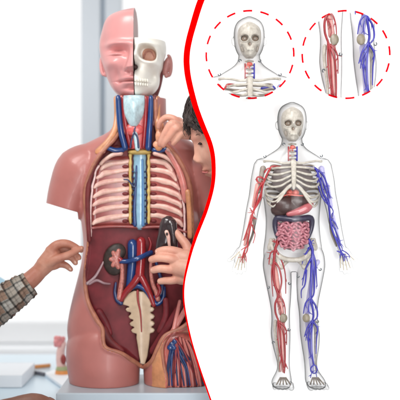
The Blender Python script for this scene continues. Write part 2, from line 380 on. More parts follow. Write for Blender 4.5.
# flat cut ends: thighs, arm stumps, neck top
V[:, 1] = np.minimum(V[:, 1], 387.3); V[:, 1] = np.maximum(V[:, 1], 96)
armc = 203+(np.where(V[:, 0] < 140, V[:, 0], 280-V[:, 0])-46)*0.3
aside = (np.abs(V[:, 0]-140) > 62) & (V[:, 1] > 190) & (V[:, 1] < 240)
V[aside, 1] = np.minimum(V[aside, 1], armc[aside])
V[:, 0] = 200+(V[:, 0]-200)*(1+.028*np.clip((V[:, 2]+30)/30, 0, 1)*np.clip((115-V[:, 0])/30, 0, 1))
def poly_sd(P, poly):
    poly = np.array(poly, float); n = len(poly); d = np.full(len(P), 1e9); ins = np.zeros(len(P), bool)
    for i in range(n):
        a, b = poly[i], poly[(i+1) % n]; ab = b-a; t = np.clip(((P-a)@ab)/(ab@ab), 0, 1)
        d = np.minimum(d, np.hypot(*(P-(a+t[:, None]*ab)).T))
        c = (a[1] > P[:, 1]) != (b[1] > P[:, 1])
        with np.errstate(divide='ignore', invalid='ignore'): xi = (b[0]-a[0])*(P[:, 1]-a[1])/(b[1]-a[1])+a[0]
        ins ^= c & (P[:, 0] < xi)
    return np.where(ins, d, -d)
def smooth_poly(pts, sub=5, closed=True):
    out = []; n = len(pts)
    for i in range(n):
        p0, p1, p2, p3 = [np.array(pts[(i+j) % n], float) for j in (-1, 0, 1, 2)]
        for k in range(sub):
            t = k/sub; out.append(0.5*((2*p1)+(p2-p0)*t+(2*p0-5*p1+4*p2-p3)*t*t+(3*p1-p0-3*p2+p3)*t**3))
    return [tuple(p) for p in out]
cav = [(119, 80), (119, 100), (118.5, 122), (115, 136), (106, 147), (97, 158), (89, 173), (84.5, 190), (85, 215), (87.5, 240), (84.5, 262), (84, 282), (88, 302), (97, 319), (103, 328),
       (105.5, 345), (121, 352), (133, 362), (142, 369), (151, 362), (158, 347), (166, 334), (184, 326), (197, 312), (200, 290), (196.5, 262), (193, 240), (192, 215), (190.5, 190), (186, 173), (178, 158), (170, 148), (160, 138), (156, 122), (155, 100), (155, 80)]
cav = smooth_poly(cav, 4)
thigh = smooth_poly([(171, 333), (163, 345), (163.5, 362), (167, 380), (169, 400), (206, 400), (206, 370), (202, 345), (190, 332)], 4)
P2 = V[:, :2]; sd = poly_sd(P2, cav); sd2 = poly_sd(P2, thigh)
F = -9-0.0042*(V[:, 0]-140)**2
F = np.where(V[:, 1] < 145, -10, F)
front = V[:, 2] < -6
t = np.clip((sd+0.3)/2.6, 0, 1); t = t*t*(3-2*t)
nd = V[:, 2]*(1-t)+F*t
push = front & (sd > -0.3) & (F > V[:, 2]); V[push, 2] = nd[push]
# raised lip just outside the cut
lip = front & (sd <= 0) & (sd > -5); V[lip, 2] -= 1.6*np.exp(-((sd[lip]+1.8)/1.6)**2)
t2 = np.clip((sd2)/2.5, 0, 1); push = front & (sd2 > 0) & (sd < -1); V[push, 2] += 6*t2[push]
fc = np.array([V[list(f)].mean(axis=0) for f in mb.f]); fsd = poly_sd(fc[:, :2], cav); fs2 = poly_sd(fc[:, :2], thigh)
ffr = fc[:, 2] < -6
wrim = 1.3
kind = np.zeros(len(mb.f), int)
kind[ffr & (fsd > -wrim)] = 1
kind[ffr & (fs2 > -1.0)] = 4
kind[ffr & (fc[:, 0] > 152) & (fc[:, 1] > 338) & (fs2 <= -1.0) & (fc[:, 0] < 175)] = 1
kind[ffr & (fsd > 0.1) & (fc[:, 1] < 226)] = 2
kind[ffr & (fsd > 0.1) & (fc[:, 1] >= 226)] = 3
for kd, nm, m in ((0, 'skin_shell', M_skin), (1, 'cut_rim', M_tan), (2, 'chest_lining', M_chest), (3, 'belly_lining', M_abd), (4, 'thigh_muscle', M_musc)):
    idx = np.nonzero(kind == kd)[0]; used = {}; q = MB(); vs = []; fs = []
    for i in idx:
        f = []
        for vi in mb.f[i]:
            if vi not in used: used[vi] = len(vs); vs.append(tuple(V[vi]))
            f.append(used[vi])
        fs.append(tuple(f))
    q.add(vs, fs); q.build(nm, m, TB, CT, recalc=False)
M_rim = M_tan
M_rim2 = mat('cut_edge_brown', (176, 116, 90), rough=0.45, scale=50, c2=(146, 88, 72))
def bead(poly, sds, nm, rad, ymax):
    msk = front & (sds < -1.2) & (sds > -3.2); Q = V[msk]; runs = []; cur_ = []
    for x, y in poly+poly[:1]:
        if 97 < y < ymax:
            dd = np.hypot(Q[:, 0]-x, Q[:, 1]-y); k_ = np.argsort(dd)[:8]; cur_.append([x, y, float(Q[k_, 2].mean())])
        elif cur_: runs.append(cur_); cur_ = []
    if cur_: runs.append(cur_)
    for R_ in runs:
        if len(R_) < 4: continue
        A_ = np.array(R_)
        for _ in range(4): A_[1:-1, 2] = (A_[:-2, 2]+2*A_[1:-1, 2]+A_[2:, 2])/4
        MB().tube([(a[0], a[1], a[2]+.9, rad+.25*math.sin(i*.3)+.2*math.sin(i*.83)) for i, a in enumerate(A_)], 0, 14, sub=2).build(nm, M_rim2, TB, CT)
bead(cav, sd, 'rim_bead', 2.2, 386)
bead(thigh, sd2, 'thigh_rim_bead', 1.5, 386)
setctx(CI)
def fd(x, y=180, up=0): return -9-0.0042*(x-140)**2-up
# side muscles under the armpits
MB().tube([(168, 150, fd(168)-10), (177, 165, fd(177)-8), (183, 182, fd(183)-6), (186, 200, fd(186)-3)], (3.6, 3.6), 14, flat=.6).build('chest_muscle', M_mband, TB)
MB().tube([(188, 192, fd(188)-12), (189.5, 212, fd(189)-11), (190, 236, fd(190)-11)], (2.6, 2.4), 12, flat=.6).build('side_tendon', M_tan, TB)
MB().tube([(105, 150, fd(105)-8), (95, 166, fd(95)-4), (89.5, 184, fd(90)-3), (88.5, 205, fd(89)-4), (90, 240, fd(90)-4)], (2.6, 2.2), 12, flat=.6).build('chest_muscle', M_chest, TB)
# rib wall
def wallmesh(xl, xr, y0, y1, up, nx=24, ny=40):
    vs, fs = [], []
    for lay in (0, 1):
        for i in range(ny+1):
            y = y0+(y1-y0)*i/ny
            for j in range(nx+1):
                x = xl(y)+(xr(y)-xl(y))*j/nx; e = min(j, nx-j, i, ny-i)
                vs.append((x, y, fd(x, y)+2 if lay else fd(x, y, up*min(1, (e+.3)/2.0))))
    n = (nx+1)*(ny+1)
    for i in range(ny):
        for j in range(nx):
            a = i*(nx+1)+j; fs.append((a, a+1, a+nx+2, a+nx+1)); fs.append((n+a, n+a+nx+1, n+a+nx+2, n+a+1))
    return MB().add(vs, fs)
XL = lambda y: float(np.interp(y, [155, 162, 170, 185, 205, 228], [112, 102, 97, 93.5, 92, 91.5]))
XR = lambda y: float(np.interp(y, [155, 162, 170, 185, 205, 228], [163, 171, 176, 181, 183.5, 184]))
wallmesh(XL, lambda y: 131, 156, 226, 2.5).build('rib_wall', M_inter, TB)
wallmesh(lambda y: 147, XR, 156, 226, 2.5).build('rib_wall', M_inter, TB)
for i in range(7):
    y = 162.5+9.1*i+random.uniform(-.5, .5)
    x0 = XL(y+4)+2
    pts = [(129, y-1.5), (122, y-0.8), (112, y+.3), (104 if x0 < 100 else 108, y+1.8), (x0+3, y+4.0), (x0, y+6.5)]
    MB().tube([(x+random.uniform(-.6, .6), yy+random.uniform(-.45, .45), fd(x)-2.4, r*random.uniform(.86, 1.06)) for (x, yy), r in zip(pts, (2.2, 2.5, 2.9, 2.9, 2.6, 1.6))], 0, 14, flat=.55).build('rib', M_rib, TB)
    x1 = XR(y+4)-2
    pts = [(149, y-2.0), (156, y-1.6), (164, y-.2), (171 if x1 > 175 else 168, y+2), (x1-2.5, y+5), (x1, y+8.5)]
    MB().tube([(x+random.uniform(-.6, .6), yy+random.uniform(-.45, .45), fd(x)-2.4, r*random.uniform(.86, 1.06)) for (x, yy), r in zip(pts, (2.2, 2.6, 3.1, 3.0, 2.6, 1.6))], 0, 14, flat=.55).build('rib', M_rib, TB)
for i in range(7):   # dark notch beside the spine between ribs
    y = 166.5+9.1*i
    for x in (125, 153.5): MB().ell((x, y, fd(x)-2.6), (3.3, 1.9, 1.6), seg=14).build('rib_muscle_knot', M_chest, TB)
wh = mat('pleura_pink', (226, 190, 186), rough=.3, var=.2, scale=160, coat=.3)
for XX, s_ in ((XL, -1), (XR, 1)):
    MB().tube([(XX(y)+s_*.6+random.uniform(-.4, .4), y, fd(XX(y))-2.4, 1.0+random.uniform(0, .5)) for y in range(166, 240, 5)], 0, 9).build('pleura_edge', wh, TB)
# windpipe column
MB().tube([(139.5, y, fd(140)-3, 6.4+.3*math.sin(y*1.4)) for y in range(152, 227, 3)], 0, 20, flat=.6).build('aorta_column', M_pale, TB)
MB().tube([(136.5, 166, fd(140)-7), (135.5, 190, fd(140)-7), (134.5, 208, fd(140)-7), (135, 225, fd(140)-7)], (.8, 2.0), 10).build('azygos_vein', M_blue, TB)
MB().tube([(142.5, 160, fd(140)-7), (143.2, 190, fd(140)-7.5), (143, 225, fd(140)-7)], (1.2, 1.6), 10).build('thoracic_vein', mat('vein_mid', (70, 116, 160), coat=.4), TB)
MB().tube([(124, 179.5, fd(124)-5.6), (128, 180, fd(128)-6.5), (131, 183.5, fd(131)-7), (134.5, 187, fd(134)-8), (136, 180, -16), (136.3, 172, -16)], (.7, 1.1), 8).build('azygos_branch', M_navy, TB)
mb = MB()
for i in range(10):
    y = 171+5.8*i
    mb.tube([(131.5, y, fd(131)-4), (134, y+1, -15.5)], .75, 8); mb.tube([(144, y+1, -15), (147.6, y, fd(147)-4)], .75, 8)
mb.build('intercostal_vessels', M_navy, TB)
for x in (130.4, 148.6):
    MB().tube([(x+random.uniform(-.3, .3), y, fd(x)-5, 1.5+.5*math.sin(y*.7)) for y in range(155, 227, 4)], 0, 10).build('nerve_chain', M_yel, TB)
# collar region
for sgn, x0 in ((-1, 123), (1, 154)):
    MB().tube([(x0, 150, -19), (x0+sgn*7, 150.6, -21), (x0+sgn*14, 148.5, -22), (x0+sgn*18, 147.5, -22)], (2.6, 2.3), 12).build('collar_vein', M_blue, TB)
MB().tube([(103.5, 151, -23), (101, 151.5, -22)], 3.0, 14).build('collarbone_end', M_rib, TB)
MB().tube([(121, 153.5, -19), (113, 155, -20), (105, 160, -20), (101, 164, -19)], (2.4, 1.8), 12).build('first_rib', M_rib, TB)
MB().tube([(169, 149.5, -25), (172, 151, -24), (176, 156, -23)], 2.6, 14).build('collarbone_end', M_rib, TB)
MB().tube([(155, 153.5, -19), (163, 156, -20), (171, 161, -20), (176, 168, -19)], (2.4, 1.8), 12).build('first_rib', M_rib, TB)
MB().ell((139.5, 152, -14), (12, 3.0, 7)).build('neck_base', M_yel, TB)
# neck
MB().loft([(97, 139, 16, 12, 4), (126, 138, 14.5, 12, 4), (149, 137, 11, 9, 4)], 30, dc=-12).build('neck_muscle', M_red if False else mat('neck_muscle', (186, 72, 72), var=.25, scale=90, coat=.4), TB)
def cart(x, y, d):
    return (x, y, d-gs(x, y, 135, 110, 4.5, 13, 4.5)-0.5*math.sin(y*.55)*math.sin(x*.5+1)+gs(x, y, 135, 99, 4, 3, 3)+gs(x, y, 129, 118, 3, 6, 1.5)+gs(x, y, 141, 118, 3, 6, 1.5))
MB().loft([(96.5, 134.5, 10.5, 6, 4), (104, 134.5, 11, 7, 4), (114, 134.5, 10, 7, 4), (121, 134.5, 7.5, 6, 4), (127, 134, 3.5, 3, 3)], 40, fn=cart, dc=-23, step=.8).build('thyroid_cartilage', M_cart, TB)
MB().ell((134.5, 130, -22), (9.5, 6.5, 4)).build('thyroid_gland', mat('gland', (198, 84, 82), var=.3, scale=140, coat=.4), TB)
MB().tube([(135.5, 134, -24), (137, 141, -23.5), (138, 149, -23)], (2.6, 2.6), 14).build('windpipe', M_cart, TB)
for p in ([(136, 128, -27), (135, 133, -27), (138, 138, -27), (139, 148, -26)], [(135.5, 132, -27), (132.5, 140, -26), (131, 148, -25)]):
    MB().tube(p, (.6, 1.0), 8).build('thyroid_vein', M_navy, TB)
for p, r, m, nm in (([(118.5, 98, -20), (119.5, 115, -21), (121.5, 132, -22), (125.5, 148, -20)], (2.8, 3.2), M_blue, 'jugular_vein'),
                    ([(123.6, 98, -21), (124.6, 115, -22.5), (127, 130, -22.5), (131, 147, -20)], (1.9, 2.1), M_red, 'carotid_artery'),
                    ([(121.5, 98, -16), (123, 115, -18), (125, 132, -18)], (2.6, 2.8), mat('neck_pink', (222, 140, 130), coat=.3), 'neck_strand'),
                    ([(146.2, 98, -21), (146, 115, -22.5), (145, 130, -22.5), (143.5, 147, -20)], (2, 2.1), M_red, 'carotid_artery'),
                    ([(151, 98, -20), (150.8, 115, -21), (149.5, 132, -22), (148.5, 148, -20)], (2.6, 3.3), M_blue, 'jugular_vein'),
                    ([(154.6, 97, -14), (154.6, 112, -17), (153.5, 125, -18)], (2.4, 1.6), mat('neck_dark', (104, 44, 52), coat=.3), 'neck_strand')):
    MB().tube(p, r, 14).build(nm, m, TB)
MB().tube([(116, 98, -14), (117, 116, -17), (115, 131, -21), (108, 143, -24), (99, 152, -24)], (2.6, 3.4), 14, flat=.6).build('neck_tendon', M_tan, TB)
MB().tube([(157.5, 98, -12), (157.5, 116, -18), (160, 131, -23), (163, 141, -25), (159, 148, -24)], (2.8, 3.6), 14, flat=.6).build('neck_tendon', M_tan, TB)
mb = MB(); mb.ell((160, 137, -24), (4.5, 7.5, 3)); mb.ell((157.5, 145, -23), (4.5, 4, 3)); mb.ell((162, 128, -23), (3, 6, 3)); mb.remesh(.7, 6)
mb.build('neck_joint', mat('joint_tan', (214, 150, 118), var=.2, scale=120, coat=.2), TB)
# belly
MB().tube([(92, 228, fd(92)-2), (108, 226.5, fd(108)-3), (125, 226.5, fd(125)-3), (140, 227.5, fd(140)-4), (155, 227, fd(155)-3), (172, 228, fd(172)-3), (186, 232, fd(186)-2)], 1.6, 10).build('diaphragm_edge', M_inter, TB)
def bean(x, y, d): return (x, y, d)
def kidney(cx, cy, d, rx, ry, rot, notch=1):
    vs = MB(); vs.ell((0, 0, 0), (rx, ry, 4.5), 0, 40)
    out = []
    for x, y, z in vs.v:
        x2 = x-notch*4.0*math.exp(-(y/(ry*.38))**2)*(1 if x*notch > 0 else 0)*abs(x)/rx
        x2 -= notch*-1.6*(y/ry)**2
        c, s_ = math.cos(rot), math.sin(rot); out.append((cx+x2*c-y*s_, cy+x2*s_+y*c, d+z))
    vs.v = out; return vs
kd = kidney(114.8, 259, fd(114)-5, 11.4, 16.4, .22).build('kidney', M_kid, TB)
mb = MB()
mb.ell((116.5, 259, fd(117)-8.5), (4.4, 8, 2.2), .2)
for ax, ay in ((113.8, 252.5), (111.5, 259), (113.5, 265), (118.5, 267), (119, 250.5)): mb.tube([(117, 259, fd(117)-9), (ax, ay, fd(ax)-8.8)], (2.8, 2.4), 10)
mb.remesh(.5, 8).build('renal_pelvis', M_kpink, kd)
MB().ell((120.5, 259.5, fd(120)-10), (3, 2.6, 2)).build('renal_artery_stump', M_red, kd)
MB().tube([(121, 261, -20), (128, 261, -21), (137, 258.5, -25), (146, 254.5, -21), (151, 252.5, -17)], (2.4, 2.6), 14).build('renal_vein', M_blue, TB)
MB().tube([(132.6, 244, -16), (132.6, 258, -17), (131.5, 272, -16), (129.5, 288, -14)], (5.2, 4.0), 20).build('vena_cava', M_blue, TB)
MB().tube([(141.3, 241, -18), (141.2, 258, -19), (140, 275, -20)], (4.6, 4.6), 20).build('aorta', M_red, TB)
MB().tube([(140, 274, -20), (134, 283, -20), (126, 292, -18), (121, 300, -17)], (4, 2.6), 16).build('iliac_artery', M_red, TB)
MB().tube([(140, 274, -20), (145, 283, -20), (150, 294, -18), (154, 305, -17)], (4, 2.4), 16).build('iliac_artery', M_red, TB)
MB().tube([(131, 288, -17), (138, 285.5, -18), (146, 290, -18), (151, 298, -17), (157, 304, -16), (163, 298, -15), (163.5, 288, -15)], (2.8, 2.4), 14).build('iliac_vein', M_blue, TB)
MB().tube([(122, 264, -19), (122.5, 275, -18), (121, 287, -17), (119.5, 298, -17)], (1.9, 3.0), 14).build('ureter', M_kpink, TB)
MB().tube([(151, 262, -18), (151, 272, -19), (153, 284, -19), (156.5, 292, -19), (158, 299, -18)], (1.6, 2.6), 14).build('ureter', M_kpink, TB)
MB().tube([(116, 283, -17), (115, 292, -17), (117, 300, -17), (121, 303, -17)], (1.2, 2.6), 12).build('pelvic_vein', M_navy, TB)
MB().tube([(156, 262, -16), (159, 272, -17), (162, 283, -17), (161, 293, -18), (155, 297, -17)], (1.6, 2.2), 12).build('pelvic_vein', M_navy, TB)
MB().tube([(157, 296, -19), (160, 290, -20), (158, 284, -20)], (2.2, 1.6), 12).build('pelvic_artery', M_red, TB)
MB().tube([(149, 252, -17), (151, 244, -17), (149, 238, -17)], (1.6, 1.0), 12).build('renal_artery', M_red, TB)
for p in ([(88, 283, fd(88)-2), (95, 277, fd(95)-2.5), (100, 269, fd(100)-3), (103.5, 262, fd(103)-3)], [(90, 283, fd(90)-2), (97, 280, fd(97)-2.5), (104, 283, fd(104)-3), (110, 284, fd(110)-2)]):
    MB().tube(p, (1.8, .9), 12, flat=.5).build('ligament', M_lig, TB)
# sacrum plate with side teeth
def sac_mesh():
    L = [(134, 290.5), (129, 293), (124.5, 299), (122.5, 304.5), (128, 306), (132, 308)]
    for x, y in ((125.5, 309), (128.5, 316.3), (129.5, 323.4), (131, 330)):
        L += [(x+2.0, y-1.6), (x, y), (x+1.5, y+2.4), (x+6, y+3.4)]
    L += [(136.5, 337), (138, 346), (139.5, 356), (141, 363)]
    R = [(143.5, 291.5), (149, 297), (151.5, 303.5), (150.5, 307)]
    for x, y in ((154.5, 309), (154.8, 316.3), (154.8, 323.4), (155, 330)):
        R += [(x-1.5, y-1.8), (x, y), (x-1.5, y+2.4), (x-5.0, y+3.4)]
    R += [(150, 337), (149, 346), (147.5, 356), (145, 364)]
    poly = L+R[::-1]; me = MB(); me.plate(poly, -17.5, -9); return me
sc_o = sac_mesh(); sc_o.remesh(.55, 6)
sc_o.v[:, 2] -= 3.2*np.exp(-((sc_o.v[:, 0]-140)/8)**2)*(sc_o.v[:, 2] < -13); sc_o.build('sacrum', M_sac, TB)
MB().tube([(138, 290.5, -21.6), (138.4, 300, -21.8), (140.3, 309, -21.6), (141.3, 318, -21.4), (141.8, 331, -20.8)], (1.3, .6), 10).build('sacral_artery', mat('deep_artery', (140, 36, 36), coat=.3), TB)
# pelvic side muscles
for p, r, m in (([(104, 330, -22), (110, 340, -22), (122, 350, -22)], (5.5, 3), M_chest), ([(100, 312, -21), (106, 322, -20), (110, 333, -20)], (4, 3), M_abd),
                ([(181, 305, -26), (172, 320, -24), (163, 335, -23), (154, 350, -22)], (4, 4.5), M_abd), ([(190, 300, -30), (180, 318, -30), (172, 332, -30)], (2.5, 3), M_mband),
                ([(180, 300, -27), (177, 315, -29), (174, 330, -33)], (1.6, 2.6), M_mband), ([(166, 300, -20), (166, 315, -22), (160, 330, -22)], (3, 3), M_abd)):
    MB().tube(p, r, 14, flat=.6).build('pelvic_muscle', m, TB)
# thigh muscles and vessels
setctx(CT)
def thd(x): return -30*math.sqrt(max(.05, 1-((x-178)/40)**2))+1.5
k = 0
for i in range(15):
    xb = 168.5+i*2.45; xt = 173+i*1.05; c = [M_musc, M_mband, M_chest][(i*7 % 3)]
    pts = [(xt, 337+abs(i-6)*.5, thd(xt)-1, 1.0), (xt+(xb-xt)*.35, 350, thd(xt+(xb-xt)*.35)-1, 1.6), (xt+(xb-xt)*.75, 368, thd(xt+(xb-xt)*.75)-.5, 1.8), (xb, 386, thd(xb)-.3, 1.6)]
    MB().tube(pts, 0, 10).build('thigh_strand', c, TB)
for i, (xb, m) in enumerate(((166.5, M_navy), (172, M_blue), (178, M_navy), (184, M_navy), (190, M_blue), (197, M_navy), (203, M_navy), (169, M_navy), (187.5, M_navy))):
    pts = [(173.5+i*.6, 341, thd(174)-3), (173+(xb-173)*.45, 352+i*.5, thd(174+(xb-173)*.4)-2.8), (173+(xb-173)*.8+random.uniform(-1, 1), 368, thd(xb)-2.2), (xb, 385, thd(xb)-1.6)]
    MB().tube(pts, (1.5, .85), 9).build('thigh_vein', m, TB)
mb = MB()
for x, y in ((172, 344), (175, 341), (170, 347), (174, 347)): mb.ell((x, y, thd(x)-4), (3, 3, 2), seg=12)
mb.remesh(.5, 3).build('vein_knot', M_blue, TB)
for xb in (180, 175, 193): MB().tube([(176, 338, thd(176)-4), (177+(xb-177)*.5, 352, thd(178)-3.5), (xb, 372, thd(xb)-2.5)], (1.5, .8), 9).build('thigh_artery', M_red, TB)
# ---- head: skin half
CH = Ctx(0.968); setctx(CH)
hl = [(9.5, 131), (10.5, 124.5), (12, 119), (15, 112.5), (20, 106.3), (26, 102.2), (33, 99.6), (41, 98.5), (50, 99.5), (58, 101), (66, 103.5), (74, 106.5), (82, 110), (89, 114.5), (94, 120), (97, 127), (98.2, 131)]
rows = []
for y, x in hl:
    if y < 30: x -= 5.0*math.exp(-((y-14)/7.0)**2)
    if y < 34: y = 34-(34-y)*1.24
    hw = 134-x+2.6; f = min(1, hw/34);  rows.append((y, 135, hw+1, 33*f**.8, 44*f**.8))
CUT = 133.4
def face(x, y, d):
    if d < 4:
        b = 0
        if 44 < y < 73:
            wn = float(np.interp(y, [44, 50, 58, 64, 68, 71], [3.5, 4.2, 5.2, 7.6, 9.6, 9.0])); an = float(np.interp(y, [44, 50, 58, 64, 67.5, 70.2, 71.6], [1.5, 4, 7.5, 10.5, 12.5, 8, 0]))
            b += an*sm((x-(134-wn-1.6))/(wn*.55))*(.75+.25*sm((x-129)/4))
        b -= gs(x, y, 127.6, 71.0, 2.2, .9, 3.0)+gs(x, y, 121.5, 69.5, 1.8, 3.4, 1.4)+gs(x, y, 117, 73, 2.0, 5, 1.2)
        b += gs(x, y, 117, 43.0, 12, 3.0, 4.6)+gs(x, y, 134, 44, 5, 4, 2.4)                                       # brow
        b -= gs(x, y, 117, 50.0, 8.8, 4.4, 10.0)-gs(x, y, 116, 52.2, 6.4, 3.0, 8.0)                                # closed eye
        b -= gs(x, y, 116, 54.8, 6.6, .6, 3.0)+gs(x, y, 116, 49.2, 6.4, .6, 1.6)+gs(x, y, 126, 52, 3, 4, 3.0)
        b += gs(x, y, 110, 62.5, 7, 5, 4.0)
        b += gs(x, y, 133, 77.4, 8.5, 1.7, 5.0)+gs(x, y, 133, 82.8, 7.5, 2.0, 5.6)-gs(x, y, 130, 80.1, 11, .6, 5.6)-gs(x, y, 119, 80.5, 2.5, 1.6, 2.4)
        b += gs(x, y, 134, 92, 8, 4.2, 6.4)-gs(x, y, 133, 87.4, 9, 1.5, 3.0)-gs(x, y, 134, 73, 2.4, 2.2, 2.4)
        b -= gs(x, y, 117, 77, 5, 8, 3.0)+gs(x, y, 103, 42, 4, 9, 2.4)-gs(x, y, 112, 86, 4, 6, 1.6)
        d -= b*min(1, max(0, (4-d)/12))
    return (min(x, CUT), y, d)
q = MB().loft(rows, 260, fn=face, step=.5)
for i, f in enumerate(q.f):
    if len(f) == 4 and all(q.v[j][0] > CUT-.01 for j in f): q.mi[i] = 1
M_face = mat('face_pink', (206, 142, 140), rough=0.34, var=0.06, scale=18, bump=0.04, coat=0.15)
hd = q.build('face_half', [M_face, mat('cut_brown', (150, 110, 108), var=.2, scale=60)], TB, CH)
def ear(cx, cy, d, sgn, par, m, tilt):
    mb = MB(); mb.ell((cx, cy, d), (4.3, 10.5, 4.5), tilt)
    pts = [(cx+sgn*(1.5+3.2*math.sin(a)), cy-10.5*math.cos(a), d-2.5) for a in np.linspace(0, math.pi*.95, 9)]
    mb.tube(pts, (1.5, 1.9), 10); mb.ell((cx-sgn*.5, cy+10, d-2), (2.4, 3, 2)); mb.remesh(.5, 3); return mb.build('ear', m, par, CH)
ear(102.3, 60, 3, -1, hd, M_face, -.12)
# ---- skull half
M_teeth = mat('tooth_ivory', (224, 219, 206), rough=.3, coat=.3)
sr = [(37.2, 163.3), (42, 164.3), (50, 164), (56, 161.5), (61, 160.6), (66, 160.3), (69, 157.3), (76, 157.6), (83, 156.6), (88, 153.4), (92, 149), (95, 143.5), (97, 138), (98, 135)]
rows = []
for y, x in sr:
    hw = x-134+1; rows.append((y, 133, hw+1, 31*(min(1, hw/26))**.6, 30*(min(1, hw/26))**.6))
def sk(x, y, d):
    if d < 2:
        b = 0; r = (abs((x-147.2)/8.6)**2.4+abs((y-52.0-.12*(x-147))/7.6)**2.4)**(1/2.4)
        b -= 15*(1-sm((r-.78)/.30))                                           # eye socket
        b += 2.4*math.exp(-((r-1.25)/.22)**2)
        b -= gs(x, y, 133.5, 66, 5.0, 4.6, 10)                                 # nose hole
        b += gs(x, y, 134, 55, 3.5, 5, 6)
        b += gs(x, y, 153.5, 63, 6.5, 2.8, 5.5)-gs(x, y, 151.5, 75, 4.4, 6.5, 9)-gs(x, y, 160, 53, 2.4, 5, 3)+gs(x, y, 147, 43, 10, 2.0, 2.6)     # cheekbone, hollow
        b += gs(x, y, 137, 79, 8, 8, 4.5)+gs(x, y, 136, 93, 7, 4, 3)
        if 74 < y < 90 and x < 151: b -= 1.6*math.exp(-((y-82)/.55)**2)
        d -= b*min(1, max(0, (2-d)/12))
    return (max(x, CUT+1.0), y, d)
q = MB().loft(rows, 260, fn=sk, step=.5)
sko = q.build('skull_half', M_bone, TB, CH)
MB().ell((147.4, 52.5, -13.4), (8.4, 7.5, 2.4), .1, 40).build('eye_socket', M_sock, sko, CH)
MB().tube([(142.5, 55.5, -15.4), (145, 50, -15.8), (150, 49, -15.6), (153, 54, -15)], (1.0, .5), 8).build('socket_shade', mat('socket_shade_red', (150, 92, 78), var=.3, scale=150), sko, CH)  # darker arc: shade at the top of the socket, put into colour
for j in range(6):
    xt = 136.0+2.35*j-.1*j*j*.3; dt = -31*math.sqrt(max(.1, 1-((xt-133)/25.5)**2))-3.9*math.exp(-((xt-137)/8)**2)+.8
    MB().ell((xt, 80.0, dt-.1), (1.12, 2.0, 1.3), 0, 16, yaw=-.5*(xt-133)/20).build('tooth', M_teeth, sko, CH)
    MB().ell((xt, 84.2, dt+.1), (1.05, 1.8, 1.2), 0, 16, yaw=-.5*(xt-133)/20).build('tooth', M_teeth, sko, CH)
MB().ell((134.6, 66.2, -21), (3.6, 3.4, 7.5), 0, 30).build('nose_hole', M_dark, sko, CH)
# back of the head behind the skull, with the second ear
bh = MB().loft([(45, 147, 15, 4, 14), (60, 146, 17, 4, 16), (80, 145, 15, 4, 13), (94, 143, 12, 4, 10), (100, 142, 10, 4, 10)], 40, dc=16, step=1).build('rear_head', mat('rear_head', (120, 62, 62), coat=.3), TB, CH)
ear(165.4, 60, 11, 1, bh, mat('ear_brown', (190, 128, 122), coat=.3, var=.12, scale=60), .28)

# ================================================================ HELD KIDNEY PIECE
setctx(Ctx(.945))
HK = thing('kidney_model', at(168, 240, -48), 'glossy dark kidney piece held in the child\'s fingers before the torso', 'model')
mb = MB(); mb.tube([(168, 224, -46, 8.4), (167, 232, -46, 9.0), (164, 243, -46, 8.5), (161, 254, -45, 6.5)], 0, 24, flat=.7)
mb.tube([(171, 224, -48, 6), (173, 236, -48, 4.5), (174, 250, -47, 3.6)], 0, 20)
mb.remesh(.7, 4).build('kidney_body', mat('black_kidney', (48, 36, 38), rough=.22, var=.3, scale=80, coat=.6), HK)
MB().tube([(166.5, 232, -54, 2.2), (168.3, 237, -54.4, 2.0), (169, 243, -54.0, 1.6), (170, 250, -53, 1.2)], 0, 12, flat=.6).build('white_duct', M_rib, HK)
MB().ell((167, 234, -56.2), (1.1, 1.6, .8)).build('duct_opening', M_kid, HK)

# ================================================================ CHILD
setctx(Ctx(.955))
CHI = thing('person', (xpx(275, 0), 0, 0), 'dark haired child leaning against the pink shoulder, holding the kidney piece', 'person')
HA = math.radians(80); HC = (230, 135, -64)
def hrot(x, y, d, tilt=0.30):
    x, y = x, y
    y2 = y*math.cos(tilt)+d*math.sin(tilt)*-1; d2 = d*math.cos(tilt)+y*math.sin(tilt); y, d = y2, d2
    return (HC[0]+x*math.cos(HA)+d*math.sin(HA), HC[1]+y, HC[2]-x*math.sin(HA)+d*math.cos(HA))
def cface(x, y, d):
    if d < 0:
        b = gs(x, y, 0, 14, 5.2, 4.6, 5.6)+gs(x, y, 0, 6, 3.6, 7, 2.4)+gs(x, y, 4.2, 17, 2.6, 2.4, 2.6)+gs(x, y, -4.2, 17, 2.6, 2.4, 2.6)
        for e in (-1, 1):
            b -= gs(x, y, e*13, 0, 7, 5, 3.6)-gs(x, y, e*13, 1, 4.6, 3.2, 2.0)-gs(x, y, e*17, 16, 9, 8, 2.4)
            b -= gs(x, y, e*3.3, 20.0, 1.5, 1.0, 2.4)
        b += gs(x, y, 0, -6, 16, 4, 1.8)+gs(x, y, 0, 26.4, 8, 2.0, 2.6)+gs(x, y, 0, 31.2, 7, 2.2, 2.8)-gs(x, y, 0, 28.8, 10, .9, 2.6)+gs(x, y, 0, 42, 8, 5, 4)-gs(x, y, 0, 36, 8, 2, 1.5)
        d -= b*min(1, -d/14)
    return hrot(x, y, d)
hr = [(-49, 0, 3, 3, 3), (-46, 0, 14, 15, 16), (-40, 0, 23, 25, 29), (-30, 0, 29, 33, 38), (-15, 0, 32, 37, 43), (0, 0, 32, 37.5, 42), (14, 0, 30.5, 37, 36), (26, 0, 27, 35.5, 28), (36, 0, 21, 32.5, 20), (43, 0, 14, 27, 12), (47, 0, 6, 20, 4)]
mb = MB(); mb.loft(hr, 140, fn=cface, step=1)
